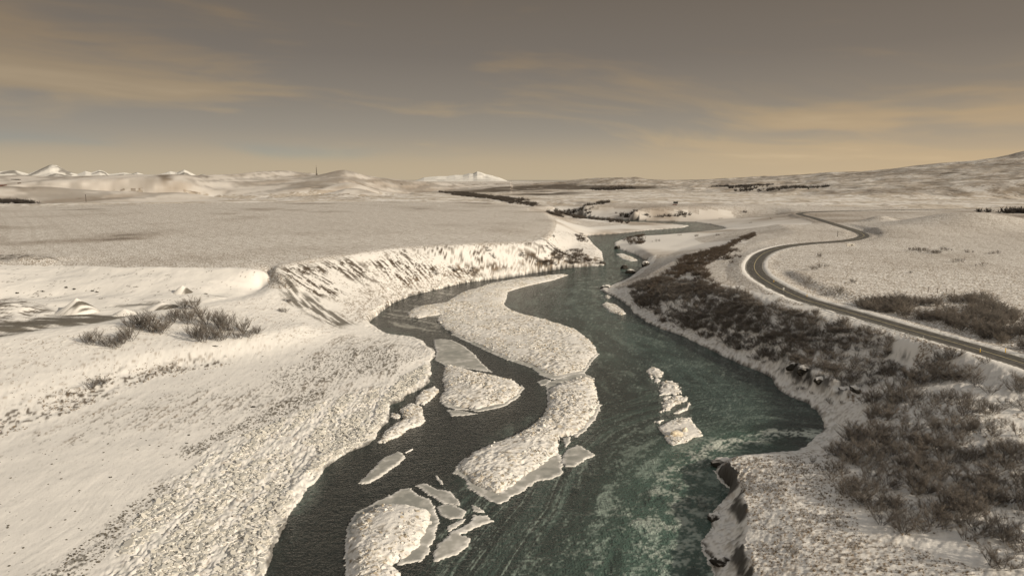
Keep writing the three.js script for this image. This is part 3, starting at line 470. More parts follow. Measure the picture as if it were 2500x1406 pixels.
{
  const cols = [], rows = [];
  for (let i = 0; i <= 620; i++) cols.push(-0.44 + 0.98 * i / 620);
  for (let r = 52; r < 900;) { rows.push(r); r += clamp(0.00145 * (r * r + 2300) / 48, 0.16, 0.012 * r); }
  const nc = cols.length, nr = rows.length, pos = [], col = [], uv = [], id = new Int32Array(nc * nr).fill(-1), idx = []; let n = 0;
  for (let j = 0; j < nr; j++) for (let i = 0; i < nc; i++) {
    const x = rows[j] * Math.sin(cols[i]), z = -rows[j] * Math.cos(cols[i]), s = RIVER.sd(x, z, 6); if (s < -4) continue;
    id[j * nc + i] = n++;
    const n1 = fbm(x * 0.45, z * 0.45, 201, 4), n2 = fbm(x * 0.09, z * 0.09, 202, 3), n3 = vn(x * 2.6, z * 2.6, 203);
    const c = [0.024, 0.028, 0.026], lc = sstep(-4, 4, leftChannel.sd(x, z, 12) + 3 * n2);
    const [td, tt] = lineDist(THREAD, x, z), [rd, rt] = lineDist(RAPID, x, z);
    // turbid turquoise water carried by the main stream
    const main = (1 - lc); mixc(c, [0.040, 0.053, 0.048], main * (0.8 + 0.2 * n2));
    const w1 = lerp(16, 11, tt); mixc(c, [0.080, 0.120, 0.110], main * gauss((td + 4 * n2) / w1) * (0.75 + 0.25 * n1));
    mixc(c, [0.085, 0.142, 0.118], gauss((rd + 2.5 * n2) / (6 + 5 * rt)) * 0.85 * sstep(0.02, 0.25, rt));
    // froth
    const f0 = gauss((rd + 1.5 * n2) / (2.6 + 6 * sstep(0.45, 0.8, rt))) * lerp(1, 0.55, sstep(0.4, 0.7, rt));
    const froth = sstep(0.16, 0.5, n1 * 0.9 + 0.45 * n3 - 0.22 + 0.70 * f0); mixc(c, [0.62, 0.66, 0.60], froth * f0 * 0.95);
    const f2 = main * (0.35 + 0.65 * sstep(-150, -70, z));  { const wR = sstep(34, 14, rd), along = lerp(tt * 620, rt * 120, wR), across = lerp(td, rd, wR) + 2.5 * n2, fs = fbm(across * 0.42, along * 0.085, 205, 4, 0.55); mixc(c, [0.36, 0.44, 0.39], f2 * 0.62 * sstep(0.14, 0.5, fs * 0.9 + 0.25 * n3 + 0.15 * n1)); mixc(c, [0.075, 0.115, 0.10], main * 0.5 * sstep(0.0, 0.5, fbm(across * 0.16, along * 0.03, 206, 3))); mixc(c, [0.022, 0.028, 0.026], main * 0.5 * sstep(0.05, 0.5, -fs)); }
    const f3 = sstep(-300, -240, z) * 0 + Math.exp(-(((z + 300) / 40) ** 2)) * sstep(25, 40, x); mixc(c, [0.45, 0.50, 0.46], f3 * 0.5 * sstep(0.1, 0.5, n1 + 0.3 * n3));
    const us = sstep(-2, 2, upperLeft.sd(x, z, 6)); if (us > 0) { const fl = x * 0.83 + z * 0.56 + 3 * n2, fc = -x * 0.56 + z * 0.83 + 2.5 * fbm(x * 0.1, z * 0.1, 208, 2); mixc(c, [0.42, 0.42, 0.38], us * 0.7 * sstep(0.12, 0.45, fbm(fl * 0.07, fc * 0.55, 207, 4))); }
    { const fk = vn(x * 2.2 + z * 0.4, z * 4.2, 211) * 0.6 + vn(x * 4.5, z * 7, 212) * 0.5; mixc(c, [0.40, 0.46, 0.42], (0.12 + 0.88 * main) * 0.34 * sstep(0.42, 0.8, fk + 0.35 * n1 + 0.2 * n2)); }
    const wav = 0.03 * n1 + 0.16 * f0 * n1 + 0.05 * f0 * n3;
    pos.push(x, wav, z); col.push(...c); uv.push(x, z);
  }
  for (let j = 0; j + 1 < nr; j++) for (let i = 0; i + 1 < nc; i++) { const a = id[j * nc + i], b = id[j * nc + i + 1], c = id[(j + 1) * nc + i], d = id[(j + 1) * nc + i + 1]; if (a < 0 || b < 0 || c < 0 || d < 0) continue; idx.push(a, b, d, a, d, c); }
  const g = new THREE.BufferGeometry(); g.setAttribute('position', new THREE.Float32BufferAttribute(pos, 3)); g.setAttribute('color', new THREE.Float32BufferAttribute(col, 3)); g.setAttribute('uv', new THREE.Float32BufferAttribute(uv, 2)); g.setIndex(idx); g.computeVertexNormals();
  const m = new THREE.Mesh(g, new THREE.MeshPhysicalMaterial({ vertexColors: true, roughness: 0.16, ior: 1.33, bumpMap: rep(waveBump, 22), bumpScale: 0.26 })); m.name = 'river_water'; m.userData = { kind: 'structure', label: 'dark and turquoise river water winding down the valley', category: 'river' }; m.receiveShadow = true; scene.add(m);
  console.log('water', idx.length / 3);
}

// ---------------------------------------------------------------- the road
{
  const strip = (w0, w1, lift, from, to, name, mat, label, step = 2) => {
    const pos = [], uv = [], idx = []; const P = ROADPTS; let n = 0, len = 0;
    for (let i = from; i <= to; i += step) {
      const a = P[Math.max(0, i - 1)], b = P[Math.min(P.length - 1, i + 1)], tx = b.x - a.x, tz = b.z - a.z, l = Math.hypot(tx, tz), nx = -tz / l, nz = tx / l;
      if (i > from) len += P[i].distanceTo(P[i - step]);
      const y = ROAD_E + lift; pos.push(P[i].x + nx * w0, y, P[i].z + nz * w0, P[i].x + nx * w1, y, P[i].z + nz * w1); uv.push(w0, len, w1, len); if (n) { const q = 2 * n; idx.push(q - 2, q, q - 1, q - 1, q, q + 1); } n++;
    }
    const g = new THREE.BufferGeometry(); g.setAttribute('position', new THREE.Float32BufferAttribute(pos, 3)); g.setAttribute('uv', new THREE.Float32BufferAttribute(uv, 2)); g.setIndex(idx); g.computeVertexNormals();
    const m = new THREE.Mesh(g, mat); m.name = name; m.receiveShadow = true; if (label) { m.userData = { kind: 'structure', label, category: 'road' }; scene.add(m); } return m;
  };
  const asph = tile(512, (u, v) => { const across = Math.abs(u - 0.5) * 2, n = wrapn(u, v, 128, 61), m = wrapn(u, v, 20, 62), track = Math.exp(-(((across - 0.5) / 0.16) ** 2)); const dust = clamp((m - 0.45) * 1.4 + 0.18 - 0.25 * track - 0.10 + sstep(0.86, 1, across) * 0.8, 0, 1) * (0.4 + 0.6 * n); return [lerp(0.060, 0.42, dust * 0.55), lerp(0.055, 0.40, dust * 0.55), lerp(0.047, 0.37, dust * 0.55)]; }, true);
  const am = asph.clone(); am.repeat.set(1 / 7, 1 / 24); am.offset.set(0.5, 0); am.needsUpdate = true;
  const road = strip(-3.5, 3.5, 0.02, 0, ROADPTS.length - 1, 'asphalt_road', new THREE.MeshStandardMaterial({ map: am, roughness: 0.85 }), 'dark asphalt road winding across the snow, swept bare');
  const paint = new THREE.MeshStandardMaterial({ color: new THREE.Color().setRGB(0.60, 0.52, 0.30), roughness: 0.7 }), white = new THREE.MeshStandardMaterial({ color: new THREE.Color().setRGB(0.6, 0.58, 0.52), roughness: 0.7 });
  road.add(strip(-0.09, 0.09, 0.028, 0, 470, 'centre_line', paint)); road.add(strip(-3.25, -3.12, 0.028, 0, 470, 'edge_line', white)); road.add(strip(3.12, 3.25, 0.028, 0, 470, 'edge_line', white));
}

// ---------------------------------------------------------------- naming
const taken = {};
function numbered(n) { const k = taken[n] = (taken[n] ?? -1) + 1; return k ? `${n}_${String(k).padStart(3, '0')}` : n; }
function tag(o, name, label, category, group) { o.name = numbered(name); o.userData = { label, category }; if (group) o.userData.group = group; scene.add(o); return o; }
const shade = o => { o.traverse(m => { if (m.isMesh) m.castShadow = m.receiveShadow = true; }); return o; };

// ---------------------------------------------------------------- ice in the river
const iceMat = new THREE.MeshStandardMaterial({ vertexColors: true, roughness: 0.8, bumpMap: rep(snowBump, 12), bumpScale: 0.08 });
const panMat = new THREE.MeshPhysicalMaterial({ vertexColors: true, roughness: 0.42, ior: 1.31, bumpMap: rep(snowBump, 20), bumpScale: 0.02 });
// a body of ice inside an outline: crusted and hummocky, or a thin frozen pan
function iceSheet(pts, { h = 0.9, cell = 0.3, rough = 1, seed = 1, pan = false, rim = 1.3, jag = 0.5, e = 0.05, dirt = 1, swell = 0, grey = 0 }) {
  const P = polyAt(pts, e), [x0, x1, z0, z1] = P.box, m = 1.2, nx = Math.ceil((x1 - x0 + 2 * m) / cell), nz = Math.ceil((z1 - z0 + 2 * m) / cell);
  const id = new Int32Array((nx + 1) * (nz + 1)).fill(-1), pos = [], col = [], uv = [], idx = [], sds = []; let cx = (x0 + x1) / 2, cz = (z0 + z1) / 2;
  for (let j = 0; j <= nz; j++) for (let i = 0; i <= nx; i++) {
    const x = x0 - m + i * cell, z = z0 - m + j * cell, n1 = fbm(x * 0.7, z * 0.7, seed, 3), sd = P.sd(x, z) + jag * (0.8 * n1 + 0.5 * vn(x * 2.2, z * 2.2, seed + 5) + 0.35 * vn(x * 4.6, z * 4.6, seed + 6));
    if (sd < -cell * 2.2) continue;
    id[j * (nx + 1) + i] = pos.length / 3;
    const n3 = vn(x * 3.3, z * 3.3, seed + 9), n2 = fbm(x * 0.12, z * 0.12, seed + 3, 3);
    let y, c = [0.78, 0.762, 0.735];
    if (pan) {
      y = sd > 0 ? 0.07 + h * sstep(0, 0.5, sd) * (0.6 + 0.4 * n1) : -0.25;
      c = [0.44, 0.435, 0.405]; mixc(c, [0.24, 0.25, 0.235], grey + (0.6 - grey) * sstep(0.0, 0.5, n1 + 0.6 * n2)); mixc(c, SNOW, 0.75 * sstep(0.75, 0.15, sd + 0.25 * n3) + 0.5 * (1 - grey) * sstep(0.15, 0.5, -n1 - n2 * 0.5));
    } else {
      const k = ridge(x * 0.62, z * 0.62, seed + 1, 3), k2 = ridge(x * 1.5, z * 1.5, seed + 2, 2), up = 1 - Math.exp(-Math.max(sd, 0) / rim);
      y = sd > 0 ? 0.06 + up * (h * (0.8 + 0.35 * n2) + rough * (0.3 + 0.9 * sstep(0.25, -0.2, n2 + 0.3 * n1)) * (0.22 * k + 0.13 * k2 + 0.07 * n3)) + swell * sstep(0, 8, sd) : -0.3;
      mixc(c, ICE, 0.7 * sstep(0.05, 0.6, -k * 0.5 + 0.6 * n3)); mixc(c, [0.44, 0.38, 0.29], dirt * 0.8 * sstep(0.12, 0.62, vn(x * 2.0, z * 2.0, seed + 12) * 0.6 + 0.4 * n3 + 0.5 * fbm(x * 0.35, z * 0.35, seed + 15, 3))); mixc(c, [0.16, 0.13, 0.09], dirt * 0.7 * sstep(0.48, 0.85, vn(x * 1.4, z * 1.4, seed + 14) + 0.4 * n3));
      if (n2 + 0.3 * n1 > 0.25) mixc(c, SNOW, 0.7 * sstep(0.25, 0.5, n2 + 0.3 * n1));
    }
    pos.push(x, y, z); col.push(...c); uv.push(x, z); sds.push(sd);
  }
  for (let j = 0; j < nz; j++) for (let i = 0; i < nx; i++) { const a = id[j * (nx + 1) + i], b = id[j * (nx + 1) + i + 1], c = id[(j + 1) * (nx + 1) + i], d = id[(j + 1) * (nx + 1) + i + 1]; if (a < 0 || b < 0 || c < 0 || d < 0 || Math.max(sds[a], sds[b], sds[c], sds[d]) < 0) continue; idx.push(a, c, b, b, c, d); }
  for (let k = 0; k < pos.length; k += 3) { pos[k] -= cx; pos[k + 2] -= cz; }
  const g = new THREE.BufferGeometry(); g.setAttribute('position', new THREE.Float32BufferAttribute(pos, 3)); g.setAttribute('color', new THREE.Float32BufferAttribute(col, 3)); g.setAttribute('uv', new THREE.Float32BufferAttribute(uv, 2)); g.setIndex(idx); g.computeVertexNormals();
  const mesh = new THREE.Mesh(g, pan ? panMat : iceMat); mesh.userData.spots = pan ? null : [pos, sds, cx, cz]; mesh.position.set(cx, 0, cz); mesh.castShadow = mesh.receiveShadow = true; return mesh;
}
// plates of broken ice frozen into the crust
const plate = (() => { const sh = new THREE.Shape(); [[0.5, 0.05], [0.2, 0.42], [-0.3, 0.38], [-0.5, -0.05], [-0.2, -0.4], [0.3, -0.36]].forEach(([x, y], i) => i ? sh.lineTo(x, y) : sh.moveTo(x, y)); const g = new THREE.ExtrudeGeometry(sh, { depth: 0.16, bevelEnabled: false }); g.rotateX(-Math.PI / 2); g.translate(0, -0.08, 0); g.deleteAttribute('uv'); return g; })(), plateMat = new THREE.MeshStandardMaterial({ roughness: 0.65 });
const PLATE_TONES = [[0.77, 0.75, 0.72], [0.72, 0.705, 0.675], [0.54, 0.535, 0.51], [0.46, 0.40, 0.31]];
function crumbs(mesh, { seed = 1, cell = 0.3, pan = false, crumb = 1 }) {
  const sp = mesh.userData.spots; mesh.userData = {}; if (!sp || pan) return mesh;
  const R = rng(seed * 7 + 1), [pos, sds] = sp, L = [], M = new THREE.Matrix4(), Q = new THREE.Quaternion(), E = new THREE.Euler(), c = new THREE.Color();
  const p = clamp(2.4 * cell * cell * crumb, 0, 0.6);
  for (let k = 0; k < sds.length; k++) { if (sds[k] < 0.35 || R() > p * 1.7 * sstep(-0.15, 0.35, fbm((pos[3 * k] + 60) * 0.22, pos[3 * k + 2] * 0.22, seed + 21, 3) + 0.05)) continue; const s = 0.22 + 0.45 * R() ** 2; L.push([pos[3 * k], pos[3 * k + 1] + 0.02, pos[3 * k + 2], s, R(), R(), R(), R()]); }
  const im = new THREE.InstancedMesh(plate, plateMat, L.length);
  L.forEach(([x, y, z, s, a, b, d, t], i) => { M.compose(new THREE.Vector3(x, y, z), Q.setFromEuler(E.set((b - 0.5) * 1.5, a * 6.28, (d - 0.5) * 1.5)), new THREE.Vector3(s, s * 0.9, s)); im.setMatrixAt(i, M); im.setColorAt(i, c.setRGB(...PLATE_TONES[Math.floor(t * 3.99)])); });
  im.name = 'ice_rubble'; im.userData = { kind: 'stuff' }; im.castShadow = im.receiveShadow = true; if (L.length) mesh.add(im); return mesh;
}
function floe(name, label, category, group, pts, opt) { return tag(crumbs(iceSheet(pts, opt), opt), name, label, category, group); }
// islands: crusted body + the flat frozen shelf around its foot
function island(label, body, shelves, opt) {
  const g = new THREE.Group(), b = crumbs(iceSheet(body, opt), opt); b.name = 'crusted_ice'; g.position.copy(b.position); b.position.set(0, 0, 0); g.add(b);
  shelves.forEach((s, i) => { const m = iceSheet(s, { pan: true, h: 0.06, cell: opt.cell, seed: opt.seed + 40 + i, jag: 0.35, grey: 0 }); m.name = 'ice_shelf'; m.position.sub(g.position); g.add(m); });
  return tag(g, 'ice_island', label, 'ice island', 'snowy ice islands in the river');
}
island('largest snowy ice island, long and S shaped in midstream', [[1388, 671], [1351, 671], [1309, 677], [1248, 683], [1198, 692], [1165, 704], [1132, 712], [1103, 729], [1089, 739], [1052, 744], [1010, 752], [996, 764], [996, 773], [1021, 777], [1041, 773], [1074, 768], [1066, 781], [1080, 798], [1103, 813], [1130, 825], [1167, 841], [1198, 856], [1229, 870], [1270, 882], [1300, 893], [1324, 907], [1351, 918], [1382, 913], [1425, 905], [1435, 890], [1443, 876], [1458, 864], [1455, 848], [1436, 828], [1408, 806], [1371, 793], [1330, 780], [1278, 768], [1248, 758], [1230, 744], [1237, 727], [1238, 713], [1268, 703], [1309, 693], [1351, 684]],
  [[[1101, 816], [1165, 846], [1227, 875], [1299, 899], [1318, 914], [1335, 922], [1351, 927], [1385, 920], [1428, 911], [1440, 893], [1450, 878], [1464, 865], [1440, 850], [1380, 880], [1300, 880], [1200, 840], [1120, 810]]], { h: 0.65, cell: 0.34, seed: 300, rim: 1.6, swell: 0.4 });
island('triangular snowy ice island beside the left bank, below a frozen pan', [[1084, 908], [1086, 893], [1100, 893], [1125, 899], [1162, 910], [1215, 920], [1254, 930], [1273, 947], [1260, 967], [1230, 985], [1162, 999], [1113, 992], [1078, 980], [1072, 972], [1086, 949], [1080, 928]],
  [[[1150, 1000], [1113, 1001], [1085, 990], [1070, 980], [1100, 985], [1165, 1006], [1232, 992], [1266, 970], [1280, 947], [1274, 940], [1240, 975], [1180, 992]], [[1090, 1000], [1130, 1003], [1165, 1010], [1140, 1014], [1100, 1016]]], { h: 0.75, cell: 0.26, seed: 330, rim: 1.2, swell: 0.3 });
island('curved snowy ice island at the middle of the river bend', [[1342, 950], [1375, 935], [1430, 921], [1450, 928], [1456, 953], [1461, 986], [1448, 1016], [1423, 1045], [1402, 1063], [1363, 1066], [1365, 1090], [1358, 1112], [1318, 1138], [1283, 1160], [1250, 1186], [1217, 1207], [1185, 1197], [1148, 1178], [1142, 1164], [1122, 1152], [1125, 1129], [1156, 1106], [1199, 1086], [1256, 1065], [1301, 1041], [1326, 1014], [1338, 994], [1342, 965]],
  [[[1332, 940], [1345, 930], [1400, 914], [1428, 912], [1455, 924], [1440, 930], [1380, 942], [1348, 962], [1338, 990], [1334, 960]], [[1363, 1095], [1370, 1120], [1375, 1150], [1371, 1158], [1342, 1170], [1314, 1172], [1281, 1195], [1256, 1211], [1224, 1231], [1195, 1225], [1142, 1190], [1135, 1170], [1117, 1160], [1101, 1156], [1121, 1130], [1180, 1180], [1220, 1200], [1300, 1130]], [[1462, 975], [1468, 990], [1455, 1022], [1430, 1050], [1408, 1068], [1395, 1062], [1440, 1010]]], { h: 0.95, cell: 0.22, seed: 360, rim: 1.1, swell: 0.3 });
island('nearest snowy ice island, running out of the bottom of view', [[850, 1480], [850, 1406], [848, 1335], [860, 1285], [878, 1262], [930, 1235], [975, 1232], [1010, 1240], [1035, 1245], [1054, 1258], [1045, 1289], [1029, 1322], [1004, 1354], [972, 1368], [957, 1383], [982, 1400], [960, 1480]],
  [[[838, 1480], [840, 1406], [838, 1335], [849, 1283], [866, 1250], [896, 1236], [937, 1215], [978, 1195], [1002, 1191], [1019, 1207], [1051, 1219], [1062, 1240], [1072, 1268], [1064, 1301], [1051, 1342], [1031, 1367], [998, 1377], [970, 1380], [1000, 1300], [1000, 1250], [900, 1260], [860, 1330], [855, 1480]]], { h: 1.2, cell: 0.2, seed: 390, rim: 1.1, swell: 0.25 });
const FL = 'small ice floes and frozen pans in the river';
floe('ice_floe', 'snowy floe strung along the left bank, larger and lower of two', 'ice floe', FL, [[924, 1080], [941, 1051], [970, 1031], [986, 1027], [976, 1002], [1002, 984], [1031, 994], [1037, 1027], [1027, 1039], [998, 1047], [970, 1068], [937, 1081]], { h: 0.55, cell: 0.22, seed: 410, rim: 0.8 });
floe('ice_floe', 'snowy floe wedged between left bank and triangular island', 'ice floe', FL, [[1011, 973], [1027, 957], [1060, 943], [1072, 953], [1056, 971], [1035, 988], [1015, 986]], { h: 0.5, cell: 0.22, seed: 415, rim: 0.8 });
floe('ice_floe', 'tiny broken floe against the left bank beside two larger floes', 'ice floe', FL, [[949, 1018], [957, 1008], [970, 1009], [979, 1018], [968, 1024]], { h: 0.3, cell: 0.18, seed: 418, rim: 0.6 });
floe('ice_floe', 'slender pointed floe alone in the dark left channel', 'ice floe', FL, [[873, 1180], [904, 1150], [937, 1117], [970, 1102], [990, 1113], [978, 1129], [937, 1158], [904, 1178], [884, 1182]], { pan: true, h: 0.22, cell: 0.2, seed: 420, jag: 0.3, grey: 0.3 });
floe('ice_floe', 'sliver of ice off the tip of the slender floe', 'ice floe', FL, [[986, 1104], [1000, 1097], [1013, 1093], [1003, 1101], [990, 1106]], { pan: true, h: 0.06, cell: 0.15, seed: 422, jag: 0.15 });
floe('frozen_pan', 'wide grey frozen pan beside the left bank', 'ice pan', FL, [[1058, 830], [1075, 827], [1103, 830], [1132, 844], [1159, 865], [1177, 887], [1203, 909], [1173, 905], [1144, 900], [1115, 896], [1089, 894], [1070, 884], [1060, 877], [1064, 860]], { pan: true, h: 0.04, cell: 0.3, seed: 425, jag: 0.25, grey: 0.15 });
floe('frozen_pan', 'grey swirled pan above the nearest island', 'ice pan', FL, [[1015, 1186], [1035, 1178], [1064, 1193], [1101, 1199], [1117, 1219], [1125, 1234], [1084, 1231], [1043, 1207]], { pan: true, h: 0.05, cell: 0.18, seed: 430, jag: 0.25, grey: 0.45 });
floe('frozen_pan', 'rounded dark grey pan right of the nearest island', 'ice pan', FL, [[1064, 1238], [1085, 1230], [1109, 1231], [1137, 1249], [1129, 1264], [1097, 1268], [1074, 1257]], { pan: true, h: 0.05, cell: 0.18, seed: 433, jag: 0.2, grey: 0.5 });
floe('frozen_pan', 'thin strip of grey ice between round pan and forked floe', 'ice pan', FL, [[1088, 1287], [1110, 1274], [1137, 1266], [1130, 1276], [1113, 1287], [1092, 1301]], { pan: true, h: 0.05, cell: 0.16, seed: 436, jag: 0.2, grey: 0.3 });
floe('ice_floe', 'forked white floe right of the nearest island', 'ice floe', FL, [[1053, 1358], [1068, 1330], [1097, 1301], [1142, 1277], [1154, 1256], [1187, 1258], [1205, 1272], [1162, 1287], [1127, 1305], [1150, 1314], [1142, 1334], [1113, 1354], [1080, 1367], [1056, 1369]], { pan: true, h: 0.14, cell: 0.18, seed: 440, jag: 0.35, grey: 0 });
floe('ice_floe', 'small shard above the forked white floe', 'ice floe', FL, [[1150, 1231], [1172, 1240], [1191, 1252], [1170, 1252], [1154, 1248]], { pan: true, h: 0.08, cell: 0.16, seed: 443, jag: 0.2 });
floe('ice_floe', 'two small ice crumbs above the swirled pan', 'ice floe', FL, [[1060, 1161], [1066, 1160], [1080, 1176], [1082, 1184], [1074, 1180]], { pan: true, h: 0.08, cell: 0.14, seed: 444, jag: 0.15 });
floe('ice_floe', 'white swirled floe right of the curved island foot', 'ice floe', FL, [[1369, 1125], [1383, 1100], [1408, 1084], [1428, 1093], [1453, 1111], [1428, 1125], [1404, 1139], [1379, 1140]], { pan: true, h: 0.12, cell: 0.2, seed: 446, jag: 0.4, grey: 0.1 });
floe('ice_floe', 'small floe tucked in the notch of the curved island', 'ice floe', FL, [[1374, 1069], [1392, 1066], [1394, 1080], [1380, 1094]], { pan: true, h: 0.1, cell: 0.18, seed: 448, jag: 0.25 });
floe('ice_floe', 'thin pale pan bridging the gap between two islands', 'ice floe', FL, [[1311, 932], [1330, 925], [1345, 928], [1338, 938], [1320, 942]], { pan: true, h: 0.07, cell: 0.2, seed: 449, jag: 0.25 });
const MID = 'broken floes in the open right channel';
floe('ice_floe', 'top floe of the broken chain in the right channel', 'ice floe', MID, [[1577, 906], [1591, 896], [1609, 900], [1619, 909], [1616, 920], [1602, 921], [1588, 914]], { h: 0.3, cell: 0.2, seed: 450, rim: 0.7, dirt: 0.6 });
floe('ice_floe', 'second floe down the broken chain, banded and wide', 'ice floe', MID, [[1612, 948], [1618, 930], [1635, 929], [1652, 936], [1657, 950], [1663, 958], [1654, 963], [1612, 965], [1616, 955]], { h: 0.26, cell: 0.2, seed: 455, rim: 0.7, dirt: 0.8, jag: 0.9 });
floe('ice_floe', 'third floe down the broken chain, slanting and ragged', 'ice floe', MID, [[1616, 983], [1641, 972], [1677, 968], [1672, 980], [1654, 988], [1635, 1001], [1610, 1008], [1619, 998]], { h: 0.22, cell: 0.2, seed: 460, rim: 0.7, dirt: 0.6, jag: 0.7 });
floe('ice_floe', 'thin slice of ice near the chain foot', 'ice floe', MID, [[1645, 1009], [1664, 998], [1682, 992], [1680, 999], [1660, 1010]], { h: 0.18, cell: 0.18, seed: 463, rim: 0.6, jag: 0.4 });
floe('ice_floe', 'broad white floe carrying a yellowish ice block', 'ice floe', MID, [[1607, 1043], [1626, 1032], [1657, 1022], [1687, 1019], [1693, 1032], [1706, 1049], [1720, 1065], [1691, 1069], [1673, 1079], [1641, 1088], [1634, 1085], [1627, 1072], [1615, 1055]], { h: 0.3, cell: 0.18, seed: 466, rim: 0.6, jag: 0.35, dirt: 0.5 });
[[[1597, 925], [1606, 922], [1612, 928], [1606, 936], [1599, 932]], [[1583, 917], [1592, 917], [1597, 923], [1590, 926]], [[1640, 966], [1660, 965], [1668, 968], [1650, 971]], [[1598, 1030], [1612, 1026], [1624, 1024], [1612, 1034]], [[1676, 985], [1684, 981], [1687, 987], [1680, 992]], [[1620, 968], [1640, 967], [1632, 974], [1618, 977]]].forEach((q, i) => floe('ice_fragment', 'small ragged ice fragment among the broken chain of floes', 'ice fragment', 'ice fragments in the right channel', q, { h: 0.14, cell: 0.16, seed: 500 + i * 3, rim: 0.5, jag: 0.35, dirt: 0.5 }));
floe('ice_floe', 'oval floe close under the thicketed right bank', 'ice floe', FL, [[1469, 744], [1479, 738], [1502, 743], [1522, 756], [1529, 766], [1516, 769], [1489, 761]], { h: 0.35, cell: 0.3, seed: 470, rim: 0.9 });
floe('ice_floe', 'little floe off the dark rocky point', 'ice floe', FL, [[1476, 722], [1484, 720], [1493, 725], [1488, 730], [1479, 728]], { h: 0.25, cell: 0.25, seed: 473, rim: 0.7 });
floe('ice_floe', 'slushy bar in the narrows upstream of the two rocks', 'ice floe', FL, [[1504, 620], [1520, 619], [1545, 628], [1558, 636], [1540, 638], [1520, 632]], { h: 0.2, cell: 0.5, seed: 476, rim: 1.2, dirt: 0.5, e: 0 });
const HS = 'frozen shelves under the headland';
floe('ice_shelf', 'frozen shelf in the upper cove of the headland', 'ice shelf', HS, [[1742, 1148], [1752, 1150], [1775, 1172], [1800, 1190], [1815, 1200], [1796, 1212], [1776, 1212], [1786, 1197], [1760, 1176]], { pan: true, h: 0.1, cell: 0.18, seed: 490, jag: 0.3 });
floe('ice_shelf', 'frozen shelf around the lower foot of the headland', 'ice shelf', HS, [[1736, 1255], [1750, 1258], [1752, 1290], [1735, 1325], [1745, 1360], [1775, 1400], [1790, 1440], [1760, 1440], [1735, 1385], [1716, 1345], [1714, 1320], [1738, 1292]], { pan: true, h: 0.1, cell: 0.18, seed: 492, jag: 0.3 });
// ---------------------------------------------------------------- broken slabs of shore ice on the left bank
{
  const R = rng(900), slabs = [];
  for (let v = 0; v < 6; v++) {
    const n = 6 + (v % 3), sh = new THREE.Shape(); for (let i = 0; i < n; i++) { const a = 2 * Math.PI * (i + 0.5 * R()) / n, r = 0.5 * (0.65 + 0.45 * R()); i ? sh.lineTo(r * Math.cos(a), 0.72 * r * Math.sin(a)) : sh.moveTo(r * Math.cos(a), 0.72 * r * Math.sin(a)); }
    const g = new THREE.ExtrudeGeometry(sh, { depth: 0.11, bevelEnabled: false }); g.rotateX(-Math.PI / 2); g.translate(0, -0.05, 0); g.deleteAttribute('uv'); slabs.push(g);
  }
  const tones = [[0.77, 0.75, 0.72], [0.56, 0.555, 0.53], [0.46, 0.455, 0.43], [0.63, 0.61, 0.56]].map(c => new THREE.MeshStandardMaterial({ color: new THREE.Color().setRGB(...c), roughness: 0.6 }));
  const spots = [], [x0, x1, z0, z1] = REG.rubble.box;
  for (let t = 0; t < 90000 && spots.length < 6800; t++) {
    const x = lerp(x0, x1, R()), z = lerp(z0, z1, R()), sd = REG.rubble.sd(x, z, 2); if (sd < -0.4 || RIVER.sd(x, z, 3) > -0.4) continue;
    const keep = sstep(-0.25, 0.25, fbm((x * WIND[0] + z * WIND[1]) * 0.10, (-x * WIND[1] + z * WIND[0]) * 0.42, 901, 3) + 0.08); if (R() > keep) continue;
    const s = 0.36 + 0.75 * R() ** 2.2 + (R() < 0.03 ? 0.6 : 0); spots.push([x, z, s, s / Math.hypot(x, z), R(), R(), R(), R()]);
  }
  spots.sort((a, b) => b[3] - a[3]);
  const root = new THREE.Group(), vis = ([x, z]) => Math.abs(Math.atan2(x, -z)) < 0.62; let n = 0; const rest = [];
  const mtx = ([x, z, s, , a, b, c]) => new THREE.Matrix4().compose(new THREE.Vector3(x, groundY(x, z) - 0.01 + 0.05 * s * b, z), new THREE.Quaternion().setFromEuler(new THREE.Euler((b - 0.5) * 0.95, a * 6.28, (c - 0.5) * 0.95)), new THREE.Vector3(s * (0.9 + 0.8 * c), 0.8 + 0.9 * b, s));
  for (const q of spots) {
    const v = Math.floor(q[7] * 6), m = mtx(q);
    if (n < 300 && vis(q)) { const o = new THREE.Mesh(slabs[v], tones[Math.floor(q[5] * 4)]); o.name = n ? `ice_slab_${String(n).padStart(3, '0')}` : 'ice_slab'; o.applyMatrix4(m); root.add(o); n++; }
    else rest.push([m, q]);
  }
  const im = new THREE.InstancedMesh(slabs[2], new THREE.MeshStandardMaterial({ roughness: 0.6 }), rest.length), cc = new THREE.Color();
  rest.forEach(([m, q], i) => { im.setMatrixAt(i, m); im.setColorAt(i, cc.copy(tones[Math.floor(q[5] * 4)].color)); }); im.name = 'ice_rubble'; im.userData = { kind: 'stuff' }; root.add(im);
  root.name = 'shore_ice'; root.userData = { label: 'jumbled broken shore ice along the left bank', category: 'shore ice' }; scene.add(shade(root));
}

